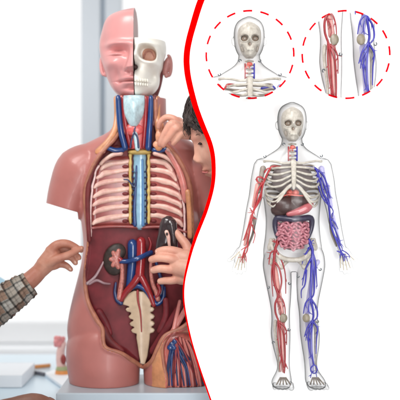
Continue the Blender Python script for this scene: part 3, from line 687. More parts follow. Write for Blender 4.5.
# neck, trunk
mb.tube([(243, 172, -52, 17), (252, 200, -45, 18), (262, 222, -36, 24)], 0, 24)
mb.tube([(282, 232, -30, 40), (288, 290, -25, 42), (288, 350, -20, 43), (288, 420, -15, 44), (288, 500, -15, 46)], 0, 32, flat=.7)
for lx in (268, 308): mb.tube([(lx, 500, -15, 24), (lx, 620, -15, 19), (lx, 705, -15, 15), (lx-2, 716, -25, 12), (lx-4, 722, -50, 9)], 0, 20)
# arm over the shoulder to the neck
mb.tube([(262, 215, -34, 18), (262, 180, -14, 15), (245, 150, -6, 12), (215, 137, -20, 10), (192, 131, -34, 8.5)], 0, 20)
mb.tube([(192, 131, -34, 8.5), (183, 130, -38, 8.8), (178, 128, -38, 7.6)], 0, 18)
fing = [[(181, 124, -36, 4.0), (174, 118.5, -37, 3.8), (166, 116.5, -35, 3.4), (159.5, 121, -32, 2.9), (158, 126, -29, 2.6)],
        [(180, 127, -42, 4.4), (172, 123.5, -45, 4.2), (166, 131, -43, 3.6), (161, 140, -38, 3.2), (159.5, 144, -35, 2.8)],
        [(183, 131, -42, 4.4), (176.5, 128, -46, 4.2), (171, 134.5, -44, 3.6), (165, 141.5, -39, 3.1), (163, 145, -36, 2.7)],
        [(186, 134, -40, 4.2), (182, 133, -44, 4), (177, 138.5, -42, 3.4), (173, 143, -39, 2.9)],
        [(184, 125, -34, 4.0), (178, 119, -30, 3.6), (171, 120, -26, 3.0)]]
for f in fing: mb.tube(f, 0, 14)
# arm to the kidney piece
mb.tube([(270, 225, -40, 19), (268, 262, -62, 16), (258, 292, -78, 14), (222, 284, -74, 11.5), (200, 272, -68, 9.5)], 0, 20)
mb.tube([(200, 272, -68, 10), (188, 268, -63, 11), (178, 266, -60, 9.5)], 0, 20)
mb.tube([(188, 258, -60, 9), (178, 256, -58, 7.5)], 0, 20); mb.tube([(190, 276, -62, 8), (180, 277, -60, 6.5)], 0, 20)
fing = [[(181, 252, -60, 4.6), (172, 249.5, -61, 4.3), (164, 249.5, -59, 4.0), (158.5, 251, -56, 3.5)],
        [(180, 260, -62, 4.8), (170, 257.5, -64, 4.5), (160, 256.8, -61, 4.1), (152, 259, -55, 3.6)],
        [(180, 269, -61, 4.8), (170, 268, -63, 4.4), (161, 267.5, -60, 4.0), (153.5, 269.5, -54, 3.5)],
        [(182, 277, -60, 4.5), (173, 279, -61, 4.1), (166, 279.5, -58, 3.7), (160.5, 280.5, -54, 3.3)],
        [(190, 258, -56, 6), (187, 246, -53, 4.8), (181, 238, -50, 4.2), (176, 232, -49, 3.5)]]
for f in fing: mb.tube(f, 0, 16)
mb.remesh(.85, 3).build('body', M_flesh, CHI)
M_nail = mat('nail_pink', (240, 204, 190), rough=.25, var=.03, coat=.4)
for x, y, d, rx, ry in ((158.6, 250.6, -58.7, 2.0, 1.7), (152.4, 258.4, -58.0, 2.1, 1.8), (153.8, 269, -57.0, 2.1, 1.7), (161, 280.2, -56.7, 1.9, 1.6), (159.9, 142.6, -37.6, 1.4, 1.8), (163.3, 144.0, -38.4, 1.3, 1.7)):
    MB().ell((x, y, d), (rx, ry, .8), 0, 16).build('fingernail', M_nail, CHI)
for e in (1, -1):
    c = hrot(e*13, 1.2, -34.2); MB().ell(c, (2.4, 1.0, 1.5), yaw=HA).build('eye', M_dark, CHI)
    pts = [hrot(e*(13-6+12*t), -6.5-2.0*math.sin(math.pi*t), -36.2+3.2*t) for t in np.linspace(0, 1, 7)]
    MB().tube(pts, (.6, .3), 8).build('eyebrow', mat('brow_brown', (120, 86, 72)), CHI)
    pts = [hrot(e*(13-4.5+9*t), .9-1.2*math.sin(math.pi*t), -35.6+1.8*t) for t in np.linspace(0, 1, 7)]
    MB().tube(pts, .38, 8).build('eyelid_line', M_dark, CHI)
pts = [hrot(-8+16*t, 28.6+.6*math.cos(2*math.pi*t), -37.6+2.6*abs(2*t-1)**2) for t in np.linspace(0, 1, 9)]
MB().tube(pts, .9, 8).build('lips', mat('lip_pink', (196, 112, 108)), CHI)
# hair: cap plus curls
mb = MB()
cap = [(y, xc, hw+5, df+5.0, db+6) for y, xc, hw, df, db in hr if y < 22]; cap[0] = (-53, 0, 4, 4, 4)
def hcap(x, y, d):
    line = -22 + 16*min(1, abs(x)/26)**1.3
    if d < 6 and y > line: d = max(d, 6 + (y-line)*.2)*1.0; x *= .93
    return hrot(x+1.0*math.sin(y*.5+x*.3), y, d+1.0*math.cos(x*.5+y*.4))
mb.loft(cap, 90, fn=hcap, step=1.5)
for i in range(3400):
    th = random.uniform(-math.pi, math.pi); yy = random.uniform(-52, 2)
    A = np.array(hr); x0_ = math.sin(th); fr_ = math.cos(th) > 0
    if fr_ and yy > -30 + 18*min(1, abs(x0_)*1.2)**1.3: continue
    L_ = random.uniform(7, 15); pts = []; ph = 2.2*math.sin(th*5)+.09*yy*3; sw = random.uniform(.3, .9)+(.5 if fr_ else 0)
    for j in range(7):
        t_ = j/6; y_ = yy+L_*t_*.95; hw = np.interp(y_, A[:, 0], A[:, 2])+6.0; df = np.interp(y_, A[:, 0], A[:, 3])+6.0; db = np.interp(y_, A[:, 0], A[:, 4])+7.0
        a_ = th+sw*.16*t_; rr = 1+.05*math.sin(t_*4+ph)+.01*random.random()
        pts.append(hrot(hw*math.sin(a_)*rr+.9*math.sin(ph+t_*4.5), y_, (-df*math.cos(a_) if math.cos(a_) > 0 else -db*math.cos(a_))*rr))
    mb.tube(pts, (.42, .12), 4, sub=2)
for i in range(170):
    y = 112+random.uniform(-6, 6); o_ = random.uniform(0, 6); d_ = -66+random.uniform(-7, 7); ph = random.uniform(0, 6)
    mb.tube([(193+o_, y-12, d_), (187+o_, y-5, d_), (184.2+o_*.8+.6*math.sin(ph), y+3, d_), (184.5+o_*.7+.8*math.sin(ph+1.5), y+10, d_), (187.5+o_*.5+.8*math.sin(ph+3), y+15+random.uniform(-2, 5), d_)], (.5, .12), 4, sub=3)
mb.build('hair', M_hair, CHI)
mb = MB()
mb.tube([(258, 214, -38, 24), (264, 226, -36, 32)], 0, 24, flat=.7)
mb.tube([(283, 234, -30, 43), (288, 290, -25, 46), (288, 350, -20, 47), (288, 430, -15, 48)], 0, 32, flat=.75)
mb.tube([(262, 212, -32, 22), (262, 186, -16, 18)], 0, 20); mb.tube([(270, 225, -40, 23), (268, 256, -60, 20)], 0, 20)
mb.tube([(238, 240, 6, 14), (216, 236, 52, 16), (205, 222, 60, 18), (204, 205, 62, 17)], 0, 20)
mb.remesh(1.6, 4).build('shirt', M_shirt, CHI)
mb = MB()
mb.tube([(288, 425, -15, 50), (288, 500, -15, 49)], 0, 28, flat=.75)
for lx in (268, 308): mb.tube([(lx, 495, -15, 27), (lx, 620, -15, 23), (lx, 700, -15, 20)], 0, 20)
mb.remesh(2, 4).build('trousers', mat('dark_trousers', (70, 74, 90), rough=.85), CHI)

# ================================================================ ADULT ARM
setctx(Ctx(.965))
AD = thing('person', at(-60, 370, -40), 'person in a plaid shirt reaching in from the left edge with one hand', 'person')
mb = MB()
mb.tube([(-90, 330, -55, 17), (-40, 322, -50, 14), (0, 300, -44, 12), (28, 282, -40, 9.2), (40, 271, -38, 8.0)], 0, 22)
mb.tube([(40, 271, -38, 8.0), (48, 262, -38, 9.5), (54, 256, -38, 9)], 0, 20)
mb.tube([(44, 264, -40, 7.5), (53, 251, -40, 6.5)], 0, 18); mb.tube([(46, 264, -38, 7.5), (55, 264, -37, 6)], 0, 18)
fing = [[(51, 251, -41, 5.6), (58, 244.5, -42, 4.6), (67, 243, -42, 4.0), (75, 246, -40, 3.3), (81.5, 250.5, -37, 2.5)],
        [(42, 268, -38, 5.4), (50, 262.5, -43, 5.2), (58, 258.5, -46, 4.5), (68, 255, -45, 3.9), (76, 251, -42, 3.3), (82, 248, -39, 2.6)],
        [(54, 254, -36, 5.2), (62, 249, -33, 4.2), (70, 252, -32, 3.6), (77, 256, -33, 3.0), (79, 258, -34, 2.5)],
        [(55, 259, -36, 5), (63, 256.5, -35, 4.0), (71, 257.5, -34, 3.5), (75.5, 263, -35, 2.7)],
        [(54, 265, -37, 4.6), (60, 264, -36, 3.8), (66, 265.5, -35, 3.3), (71, 269.5, -36, 2.5)]]
for f in fing: mb.tube(f, 0, 16)
mb.remesh(.8, 3).build('body', M_flesh2, AD)
for x, y, d, ro in ((81.3, 248.4, -41.2, -.5), (81.0, 249.6, -39.4, .4), (75.3, 262.0, -37.3, 1.1), (70.4, 268.6, -38.2, .9)):
    MB().ell((x, y, d), (1.9, 1.2, .8), ro, 16).build('fingernail', mat('nail_adult', (216, 170, 150), rough=.25, coat=.3), AD)
# plaid sleeve
path = [Vector(p) for p in ((-90, 345, -52), (-60, 338, -50), (-30, 324, -47), (0, 304, -44), (18, 292, -42), (31, 283, -40))]
Rr = [24, 23, 21, 18.5, 15.5, 12.6]
vs, cols, fs = [], [], []; N = 320; SEG = 260
tl = [0]
for i in range(5): tl.append(tl[-1]+(path[i+1]-path[i]).length)
def pv(t):
    return Vector([np.interp(t, tl, [p[i] for p in path]) for i in range(3)]), np.interp(t, tl, Rr)
def plaid(u, v):
    base = np.array([172, 162, 150.])
    iu = int(u//9.5); iv = int(v//8.1)
    if (iu+iv) % 3 == 0: base = np.array([150, 122, 104.])
    elif (iu+2*iv) % 4 == 1: base = np.array([190, 185, 176.])
    a = (u % 9.5)-1.2; b = (v % 8.1)-1.2
    k = 1-.52*math.exp(-(a/1.0)**2)-.42*math.exp(-(b/.95)**2)-.14*math.exp(-((a-4.2)/.5)**2)-.12*math.exp(-((b-3.6)/.5)**2)
    return np.maximum(base*max(k, .25), 30)
for lay in (0, 1):
    for i in range(N+1):
        t = tl[-1]*i/N; c, r = pv(t); c0, _ = pv(max(0, t-1)); c1, _ = pv(min(tl[-1], t+1)); ax = (c1-c0).normalized()
        a = (Vector((0, 0, 1))-ax*ax.z).normalized(); b = ax.cross(a)
        for j in range(SEG):
            an = 2*math.pi*j/SEG; wr = .7*math.sin(t*.55+3*math.sin(an*2))*math.sin(an*3+t*.12)+.35*math.sin(t*1.3+an*5)
            rr = (r+wr) if lay == 0 else (r-1.3+wr)
            vs.append(tuple(c+(a*math.cos(an)+b*math.sin(an))*rr)); cols.append(plaid(t, an/(2*math.pi)*81+.5*math.sin(t*.2)))
n1 = (N+1)*SEG
for lay in (0, 1):
    for i in range(N):
        for j in range(SEG):
            A0 = lay*n1+i*SEG+j; B0 = lay*n1+i*SEG+(j+1) % SEG; fs.append((A0, B0, B0+SEG, A0+SEG) if lay == 0 else (A0, A0+SEG, B0+SEG, B0))
for j in range(SEG):
    a0 = N*SEG+j; b0 = N*SEG+(j+1) % SEG; fs.append((a0, b0, b0+n1, a0+n1))
mp_ = bpy.data.materials.new('plaid_cloth'); mp_.use_nodes = True; nn = mp_.node_tree
at_ = nn.nodes.new('ShaderNodeAttribute'); at_.attribute_name = 'plaid'
nz = nn.nodes.new('ShaderNodeTexNoise'); nz.inputs['Scale'].default_value = 700; mxx = nn.nodes.new('ShaderNodeMix'); mxx.data_type = 'RGBA'; mxx.blend_type = 'MULTIPLY'; mxx.inputs[0].default_value = .35
nn.links.new(at_.outputs['Color'], mxx.inputs[6]); nn.links.new(nz.outputs['Fac'], mxx.inputs[7]); nn.links.new(mxx.outputs[2], nn.nodes['Principled BSDF'].inputs['Base Color'])
nn.nodes['Principled BSDF'].inputs['Roughness'].default_value = .9
q = MB().add(vs, fs); so = q.build('sleeve', mp_, AD, recalc=False)
ca = so.data.color_attributes.new('plaid', 'FLOAT_COLOR', 'POINT')
ca.data.foreach_set('color', np.array([[lin(min(255, x)) for x in c]+[1] for c in cols]).ravel())
# light blue thing behind the sleeve
bb = MB(); bb.tube([(-30, 292, 120, 14), (-10, 288, 120, 14), (-1, 289, 120, 11), (6, 294, 120, 8)], 0, 24)
bb.remesh(1.2, 4)
tag(bb.build('cloth_bundle', mat('light_blue_cloth', (176, 214, 232), rough=.8, var=.05), None, Ctx(1.12)), 'soft light blue cloth bundle at the left edge behind the plaid sleeve', 'cloth')
# brown hand at the bottom left
setctx(Ctx(.93))
PH = thing('person', at(10, 410, -75), 'brown skinned hand resting at the bottom left corner of the table', 'person')
mb = MB()
mb.tube([(-60, 420, -95, 16), (-20, 415, -85, 13), (15, 406, -75, 10), (32, 404, -72, 11.5), (42, 404.5, -70, 10)], 0, 22, flat=.7)
for i, (dx, dd) in enumerate(((18, -14), (21, -6), (20, 2), (15, 9))):
    mb.tube([(40, 404, -72+dd*.7, 4.6), (40+dx*.55, 402.5, -72+dd, 4.2), (40+dx, 408, -72+dd*1.1, 3.6), (42+dx, 413, -72+dd*1.1, 3)], 0, 14)
mb.tube([(24, 408, -84, 5), (34, 410, -92, 4.5), (42, 413, -94, 3.6)], 0, 14)
mb.remesh(.9, 4).build('body', M_flesh3, PH)
MB().tube([(-65, 421, -97, 18.5), (-30, 417, -88, 15.5), (-2, 411, -80, 13)], 0, 24, flat=.75).build('sleeve', mat('dark_sleeve', (66, 64, 70), rough=.9, bump=.2), PH)

# ================================================================ WHITE PANEL WITH RED EDGE
DP = -140.0; CP = Ctx(1+DP/DC)
outer = [(-40, 217), (-20, 207.5), (0, 197.5), (12, 193.6), (25, 190), (37, 186.6), (50, 184), (62, 183.3), (75, 184.6), (90, 188), (107, 192.8), (125, 199.8), (142, 207.6), (155, 211), (172, 212), (185, 211.2), (195, 208.9), (212, 203.8), (235, 194.8), (250, 190), (265, 186.4), (280, 183.3), (290, 182.6), (300, 182.8), (310, 184.2), (325, 187), (340, 190.4), (355, 194.8), (370, 199.6), (385, 204.8), (400, 210), (420, 217), (440, 223)]
band = [(-40, 7), (0, 6.8), (50, 6), (90, 5.8), (125, 5.2), (155, 4.2), (185, 3.6), (212, 3.6), (235, 3.2), (265, 2.2), (290, 1.5), (330, 1.3), (400, 1.4), (440, 1.4)]
yy = np.linspace(-40, 440, 200); oy = np.array([o[0] for o in outer]); ox = np.array([o[1] for o in outer])
# smooth interpolation
xo = np.interp(yy, oy, ox)
for _ in range(6): xo[1:-1] = (xo[:-2]+2*xo[1:-1]+xo[2:])/4
xb = xo+np.interp(yy, [b[0] for b in band], [b[1] for b in band])
PN = thing('display_panel', at(320, 440, DP), 'large white display panel with wavy red left edge beside the pink torso', 'panel')
def strip(xa, xbv, d0, d1):
    vs = []; n = len(yy)
    for dd in (d0, d1):
        vs += [(float(xa[i]), float(yy[i]), dd) for i in range(n)]+[(float(xbv[i]), float(yy[i]), dd) for i in range(n)]
    fs = []; o = 2*n
    for i in range(n-1):
        fs += [(i, i+1, n+i+1, n+i), (o+i, o+n+i, o+n+i+1, o+i+1), (i, o+i, o+i+1, i+1), (n+i, n+i+1, o+n+i+1, o+n+i)]
    fs += [(0, n, o+n, o), (n-1, o+n-1, o+2*n-1, 2*n-1)]
    return MB().add(vs, fs)
strip(xb+.02, np.full(200, 450.0), DP, DP+4).build('board', M_board, PN, CP, smooth=False)
strip(xo, xb, DP-.6, DP+4.4).build('red_edge', M_redpl, PN, CP, smooth=False)
for x in (245, 425):      # feet that hold the panel upright, below the picture
    wbox('foot', (xpx(x, 0), DP*S-0.16, 0.0), (xpx(x, 0)+.04, DP*S+.2, .03), M_frame, PN)
    wbox('post', (xpx(x, 0), DP*S+.0105, 0.031), (xpx(x, 0)+.04, DP*S+.04, H-200*S), M_frame, PN)

# ================================================================ DASHED RINGS
def dashed(cx, cy, r, dashes, label):
    mb = MB()
    for a0, a1 in dashes:
        pts = [(cx+r*math.cos(math.radians(a)), cy+r*math.sin(math.radians(a)), DP-24) for a in np.linspace(a0, a1, 7)]
        P = [Vector(p) for p in pts]; rings = []
        for i, p in enumerate(P):
            u = (Vector((cx, cy, DP-24))-p).normalized(); w_ = .88
            rings.append([p+u*w_+Vector((0, 0, -.4)), p+u*w_+Vector((0, 0, .4)), p-u*w_+Vector((0, 0, .4)), p-u*w_+Vector((0, 0, -.4))])
        mb.grid_tube(rings)
    o = mb.build('dashed_ring', M_dash, None, Ctx(1+(DP-24)/DC), smooth=False); tag(o, label, 'ring', 'red dashed rings on the white panel')
def ring_dashes(n, ph, frac=.6): return [(ph+360/n*i, ph+360/n*(i+frac)) for i in range(n)]
dashed(250, 54.5, 43.8, ring_dashes(16, -99, .53), 'red dashed ring around the clear head and shoulders, left of the two')
dashed(346, 54.5, 43.8, ring_dashes(16, -101, .53), 'red dashed ring around the pair of knees, right of the two')

# ================================================================ TRANSPARENT FIGURE
D0 = -161.0
FK = Ctx(1+(-163)/DC)
def mir(p): return [(585-x,)+tuple(r) for x, *r in p]
def lean(y): return float(np.interp(y, [300, 330, 370, 386], [0, 2, 6.8, 9.6]))
def leg_shell(mb, sgn):
    nA = len(mb.v)
    X = (lambda x: x) if sgn < 0 else (lambda x: 588.5-x)
    mb.loft([(240, X(280), 8, 7, 7), (246, X(279), 11.5, 10, 10), (254, X(277.6), 13.8, 12, 11), (266, X(277), 14.4, 12, 12), (284, X(279), 12.9, 11, 11), (300, X(280.3), 10.8, 10, 10), (312, X(280.8), 9.3, 9, 9), (322, X(281), 9.2, 8.5, 9), (334, X(280.7), 10, 8, 10.5),
             (346, X(281.6), 8.9, 7, 9.5), (358, X(283), 6.9, 6, 7), (366, X(284), 6.0, 5.5, 6), (372, X(283.6), 6.8, 8, 6.5), (377, X(282.4), 9.2, 12, 6), (382, X(281.4), 10.8, 17, 6), (385.5, X(281.3), 11.4, 19, 6), (386.4, X(281.3), 10.6, 18.2, 5.4), (387.3, X(281.3), 7, 13, 3), (387.6, X(281.3), 2, 4, 1)], 40, dc=D0, step=1)
    for i, (fx, fr) in enumerate(((289.6, 2.7), (285.2, 2.2), (281, 2.1), (277, 2.0), (273.4, 1.9))):
        mb.tube([(X(fx), 382.2, D0-12), (X(fx-.2), 384.0, D0-20)], fr+.3, 12)
    if sgn > 0: mb.v[nA:] = [(x+lean(y), y, d) for x, y, d in mb.v[nA:]]
def torso_shell(mb):
    mb.loft([(101.8, 292.3, 2, 2, 2), (103, 292.3, 7, 6, 6), (106, 292.3, 11, 10, 12), (111, 292.3, 13.8, 12.5, 15), (118, 292.3, 14.8, 13.5, 16.5), (125, 292.3, 14.6, 13.8, 15.5), (132, 292.3, 13.4, 14, 12), (138, 292.3, 10.8, 13, 9), (142, 292.3, 7, 10, 7), (143.5, 292.3, 4, 6, 5)], 48, dc=D0)
    for s_ in (-1, 1): mb.ell((292.3+s_*15, 125.5, D0+1), (1.8, 4.2, 2.4), s_*.12, 16)
    mb.loft([(134, 292.3, 10, 9, 9), (146, 292.3, 10.2, 9, 10), (149, 292.3, 13, 9, 10), (152, 292.3, 19, 9.5, 10), (156, 292.3, 27.5, 10, 10), (160, 292.3, 33, 11, 10), (170, 292.3, 34, 12, 11), (180, 292.3, 32, 14, 12), (200, 292.5, 28.6, 15, 13), (220, 292.8, 26.6, 14.5, 12), (236, 293, 27.6, 14, 12), (252, 293, 30, 13, 12), (262, 293.5, 29.5, 10, 10), (268, 293.7, 20, 7, 7), (272, 293.7, 9, 4, 4)], 64, dc=D0)
def arm_shell(mb, sgn):
    L = [(262, 166, D0, 8.5), (258.5, 180, D0, 7.8), (256, 195, D0, 7), (252.5, 210, D0, 6.4), (250.4, 222, D0, 6.2), (247, 236, D0, 5.2), (243.6, 247, D0, 4.2), (241.5, 253, D0, 5), (239.5, 261, D0, 5.2)]
    hand = [[(239, 250, D0-1, 2.4), (234.5, 256.5, D0-2, 2.1), (229, 260.3, D0-2, 1.7)], [(237, 259, D0-1, 2.1), (235, 266, D0-2, 1.8), (233.4, 270.5, D0-3, 1.5)],
            [(239.2, 260, D0-1, 2.1), (237.9, 268, D0-2, 1.8), (236.8, 272.5, D0-3, 1.5)], [(241.6, 261, D0-1, 2), (241.3, 268, D0-2, 1.8), (240.9, 272.8, D0-3, 1.5)], [(244, 260, D0-1, 1.9), (244.6, 266, D0-2, 1.6), (244.8, 270.4, D0-3, 1.4)]]
    if sgn > 0:
        f = lambda p: [(585.5-x,)+tuple(r) for x, *r in p]; L = f(L); hand = [f(h) for h in hand]
    mb.tube(L, 0, 24)
    for h in hand: mb.tube([(x, y, d, q+.35) for x, y, d, q in h], 0, 12)
def skull(parent, ctx):
    rows = [(107, 292.5, 2, 2, 3), (108.5, 292.5, 6, 6, 7), (112, 292.5, 9.8, 9, 12), (117, 292.5, 11.3, 11, 14), (122, 292.5, 11.3, 11, 14), (127, 292.5, 10.8, 10.5, 10), (131, 292.5, 9.6, 10.5, 8), (135, 292.5, 8.2, 10.5, 6), (139, 292.5, 6.2, 10, 5), (141.4, 292.5, 3.4, 8, 4)]
    def fn(x, y, d):
        d0 = d
        if d < D0:
            b = 0; e = abs(x-292.5)
            r = math.hypot((e-4.9)/3.3, (y-123.6)/3.0); b -= 4.6*(1-sm((r-.7)/.45)); b += 1.0*math.exp(-((r-1.25)/.22)**2)
            b -= gs(e, y, 0, 129.2, 1.6, 2.0, 3.6); b += gs(e, y, 0, 124, 1.4, 2.5, 1.6)+gs(e, y, 8, 129, 2.2, 1.6, 1.6)-gs(e, y, 7, 134, 1.8, 3, 3)
            b += gs(e, y, 0, 134, 4, 3, 1.8)-.8*math.exp(-((y-134.6)/.35)**2)*(e < 4.2)-.35*(e < 4.4)*(math.cos(e*2*math.pi/1.5)*.5+.5)*math.exp(-((y-134.6)/1.8)**2)+gs(e, y, 0, 139.5, 3, 1.6, 1)
            d -= b*min(1, (D0-d)/4)
        return (x, y, d)
    q = MB().loft(rows, 140, fn=fn, step=.3, dc=D0)
    sk_ = q.build('skull', F_bone, parent, ctx)
    for e in (-1, 1):
        MB().ell((292.5+e*4.9, 123.8, D0-6.6), (2.9, 2.5, 1.0), 0, 24).build('eye_socket', F_sock, sk_, ctx)
        MB().ell((292.5+e*4.8, 123.9, D0-7.6), (1.3, 1.2, .7), 0, 16).build('eyeball', F_bone2, sk_, ctx)
        MB().ell((292.5+e*7.2, 133.8, D0-6.6), (1.2, 3.0, .9), e*.25, 16).build('cheek_shade', F_bone2, sk_, ctx)  # darker oval, the cheek hollow's shade put into its colour
    MB().ell((292.5, 129.4, D0-9.0), (1.2, 1.7, 1.3), 0, 16).build('nose_hole', F_sock, sk_, ctx)
    for e in (-1, 1): MB().tube([(292.5+e*1.8, 121.6, D0-10.6), (292.5+e*4.5, 120.4, D0-10.4), (292.5+e*8.2, 121.8, D0-8.6)], .55, 8).build('brow_ridge', F_bone2, sk_, ctx)
    mb = MB()
    for j in range(7): mb.box((289.4+j*.95, 133.4, D0-12.1), (290.1+j*.95, 135.6, D0-11.2))
    mb.build('teeth', mat('teeth_ivory', (214, 208, 196)), sk_, ctx)
def neckparts(parent, ctx):
    B = lambda mb, n, m: mb.build(n, m, parent, ctx)
    mb = MB()
    for i in range(5): mb.ell((292.5, 144+i*3.7, D0+1), (3.4, 1.5, 3), seg=16); mb.tube([(289, 144+i*3.7, D0+1), (296, 144+i*3.7, D0+1)], .9, 8)
    B(mb, 'neck_spine', F_bone)
    mb = MB(); mb.ell((292.5, 147.3, D0-3.5), (3.0, 2.0, 1.6), seg=16); mb.tube([(287.8, 152, D0-3), (291, 148.5, D0-4), (292.5, 151, D0-4)], .6, 8)
    B(mb, 'throat_gland', F_heart)
    for x, m in ((288.3, F_red), (296.9, F_blue)):
        s_ = -1 if x < 292 else 1; mb = MB()
        mb.tube([(x, 147, D0-3), (x, 153, D0-3.4), (x, 160.5, D0-3)], .75, 8)
        for y in (151, 156, 160): mb.tube([(x, y, D0-3.2), (x-s_*2.2, y, D0-3.6)], .6, 8)
        B(mb, 'neck_vessel', m)
def ribcage(parent, ctx, full=True):
    B = lambda mb, n, m: mb.build(n, m, parent, ctx)
    for s_ in (-1, 1):
        f = (lambda x: x) if s_ < 0 else (lambda x: 585-x)
        B(MB().tube([(f(289.5), 163.2, D0-9, 1.5), (f(283), 163.6, D0-9, 1.2), (f(276), 162.2, D0-8, 1.1), (f(268.5), 161.2, D0-6, 1.2), (f(264), 161.6, D0-4, 1.4)], 0, 10), 'collarbone', F_bone)
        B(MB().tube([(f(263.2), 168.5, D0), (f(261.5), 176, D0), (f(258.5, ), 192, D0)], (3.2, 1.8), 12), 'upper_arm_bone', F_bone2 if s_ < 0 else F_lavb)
        for i in range(7):
            y = 167.3+4.7*i; xo = [271, 268.6, 267, 266, 265.6, 266, 267.2][i]; dip = [1.0, 3.2, 5, 6.2, 7.6, 9.5, 12][i]
            if i >= 4:
                q_ = i-4; pts = [(f(290.0), 184.6+q_*.7, D0-13, 1.0), (f(286.5-q_*.6), 187+q_*1.6, D0-13, 1.1), (f(281-q_*1.2), 193+q_*3.4, D0-12.5, 1.2), (f(275-q_), 197.5+q_*4.4, D0-10.5, 1.25), (f(xo+1.4), 195+q_*4.4, D0-5, 1.15), (f(xo), 190+q_*4.6, D0, 1.1)]
            else: pts = [(f(290.6), y-i*.6, D0-12, 1.0), (f(286), y+dip*.35-i*.4, D0-12.5, 1.1), (f(279.5), y+dip*.85-i*.2, D0-12, 1.25), (f(xo+5.5), y+dip*.9, D0-9.5, 1.2), (f(xo+1.2), y+dip*.3+1, D0-5, 1.15), (f(xo), y-1.0, D0, 1.1)]
            B(MB().tube(pts, 0, 10, sub=5), 'rib', F_bone)
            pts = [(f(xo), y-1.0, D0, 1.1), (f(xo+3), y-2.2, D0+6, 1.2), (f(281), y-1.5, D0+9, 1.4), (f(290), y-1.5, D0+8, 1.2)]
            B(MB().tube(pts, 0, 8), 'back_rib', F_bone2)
    B(MB().tube([(292.5, 162.5, D0-11, 3.3), (292.5, 167, D0-12.5, 2.6), (292.5, 176, D0-14, 2.5), (292.5, 184, D0-14, 2.2), (292.5, 189, D0-13.5, 1.2)], 0, 14, flat=.45), 'breastbone', F_bone)
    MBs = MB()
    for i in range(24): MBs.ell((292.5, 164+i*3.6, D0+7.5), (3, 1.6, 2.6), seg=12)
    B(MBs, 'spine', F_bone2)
    if full:
        B(MB().ell((292.5, 179, D0+1), (21, 17, 6), seg=32), 'lungs', mat('lung_grey', (118, 108, 106), var=.12, scale=90, rough=.45))
clipm = F_clip
def clips(parent, ctx, pts):
    for x, y, a in pts:
        mb = MB(); mb.tube([(x+1.15*math.cos(t_), y+1.15*math.sin(t_), D0-6) for t_ in np.linspace(a, a+4.0, 9)], .5, 8, flat=1.5)
        mb.build('clip', clipm, parent, ctx)
def shell(mb, parent, ctx, voxel=.6):
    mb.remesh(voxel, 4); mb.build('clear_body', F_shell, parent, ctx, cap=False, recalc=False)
redleg = [([(277, 240), (276.6, 243.5), (274.8, 250), (273.6, 261.5), (273.6, 279.5), (276, 289), (278, 295), (275, 303), (275, 311), (276.4, 316), (278.5, 322), (280.4, 337), (281.5, 355), (284, 372)], 1.35, .8),
          ([(277, 243), (272, 241)], .8, .5), ([(277, 245), (281, 241)], .8, .5), ([(274.8, 250), (270.3, 253), (268.6, 264)], .9, .5), ([(273.6, 262), (271.4, 270), (271.6, 282), (272.6, 296)], .9, .45),
          ([(276, 250), (279, 256), (282.6, 264), (285, 275), (285.4, 293)], .9, .5), ([(274.5, 262), (278.8, 268), (281.2, 280), (279.8, 290), (278, 295)], .9, .8), ([(278, 295), (282, 299), (284.4, 306), (285, 314)], .9, .5),
          ([(276, 300), (280, 306), (281, 312)], .6, .4), ([(278, 321), (283, 324.5), (286, 331), (286.2, 344)], .9, .5), ([(279, 323), (283.4, 332), (284.6, 345), (284.8, 360), (284, 372)], .9, .6), ([(277.6, 318), (277.6, 335), (279, 350), (281.6, 362)], .7, .4),
          ([(281.5, 355), (279.5, 364), (280, 371)], .5, .4), ([(284, 360), (287.4, 368)], .5, .4), ([(273.4, 285), (276.5, 288), (279.4, 292)], .6, .5)]
blueleg = [([(308.6, 240), (309.6, 243.5), (312, 250), (311.6, 261), (311, 270.5), (310.6, 284), (310, 295), (312, 306.6), (313, 315), (312, 321), (311, 335), (311, 350.5), (313.4, 364)], 1.45, .9),
           ([(310, 246), (304.6, 255), (301.4, 264)], .9, .5), ([(311, 258), (306, 267), (303.4, 276), (302, 285)], .95, .5), ([(306, 270), (304.6, 284), (301, 290), (301, 297.5)], .8, .5),
           ([(312, 252), (315, 262), (315.8, 275), (316.6, 286)], 1.0, .5), ([(312, 262), (313.8, 275), (313.6, 292), (311, 298)], 1.0, .7), ([(310, 297), (305, 303), (303, 313)], .9, .5), ([(311, 299), (316, 307), (317, 316), (313, 321)], .9, .7), ([(310, 300), (308, 307), (309, 313)], .7, .5),
           ([(312, 320), (307, 327), (304, 336)], 1.0, .5), ([(312.6, 321), (317, 328), (316, 339), (315.6, 353)], .9, .5), ([(311, 328), (308, 336), (308.6, 348), (311, 358)], .7, .5), ([(311.6, 324), (306.6, 333), (305.4, 340)], .7, .4),
           ([(313.4, 364), (310.6, 367), (310.8, 371), (314, 372.6), (316.6, 370), (316, 366), (313.4, 364)], .7, .7), ([(311.4, 371), (310, 377)], .5, .4), ([(315.4, 371.5), (316.4, 377)], .5, .4), ([(309.4, 243), (313, 240)], .7, .5)]
def twigs(tr, n, seed, L0=3.5, L1=8):
    rnd = random.Random(seed); out = []
    for _ in range(n):
        pts, r0, r1 = rnd.choice(tr); i = rnd.randrange(len(pts)-1); t = rnd.random(); x = pts[i][0]+(pts[i+1][0]-pts[i][0])*t; y = pts[i][1]+(pts[i+1][1]-pts[i][1])*t
        dx, dy = pts[i+1][0]-pts[i][0], pts[i+1][1]-pts[i][1]; a = math.atan2(dy, dx)+rnd.choice((-1, 1))*rnd.uniform(.35, .8); L = rnd.uniform(L0, L1)
        b = a+rnd.uniform(-.5, .5); out.append(([(x, y), (x+L*.5*math.cos(a), y+L*.5*math.sin(a)), (x+L*.5*math.cos(a)+L*.6*math.cos(b), y+L*.5*math.sin(a)+L*.6*math.sin(b))], .55, .22))
    return out
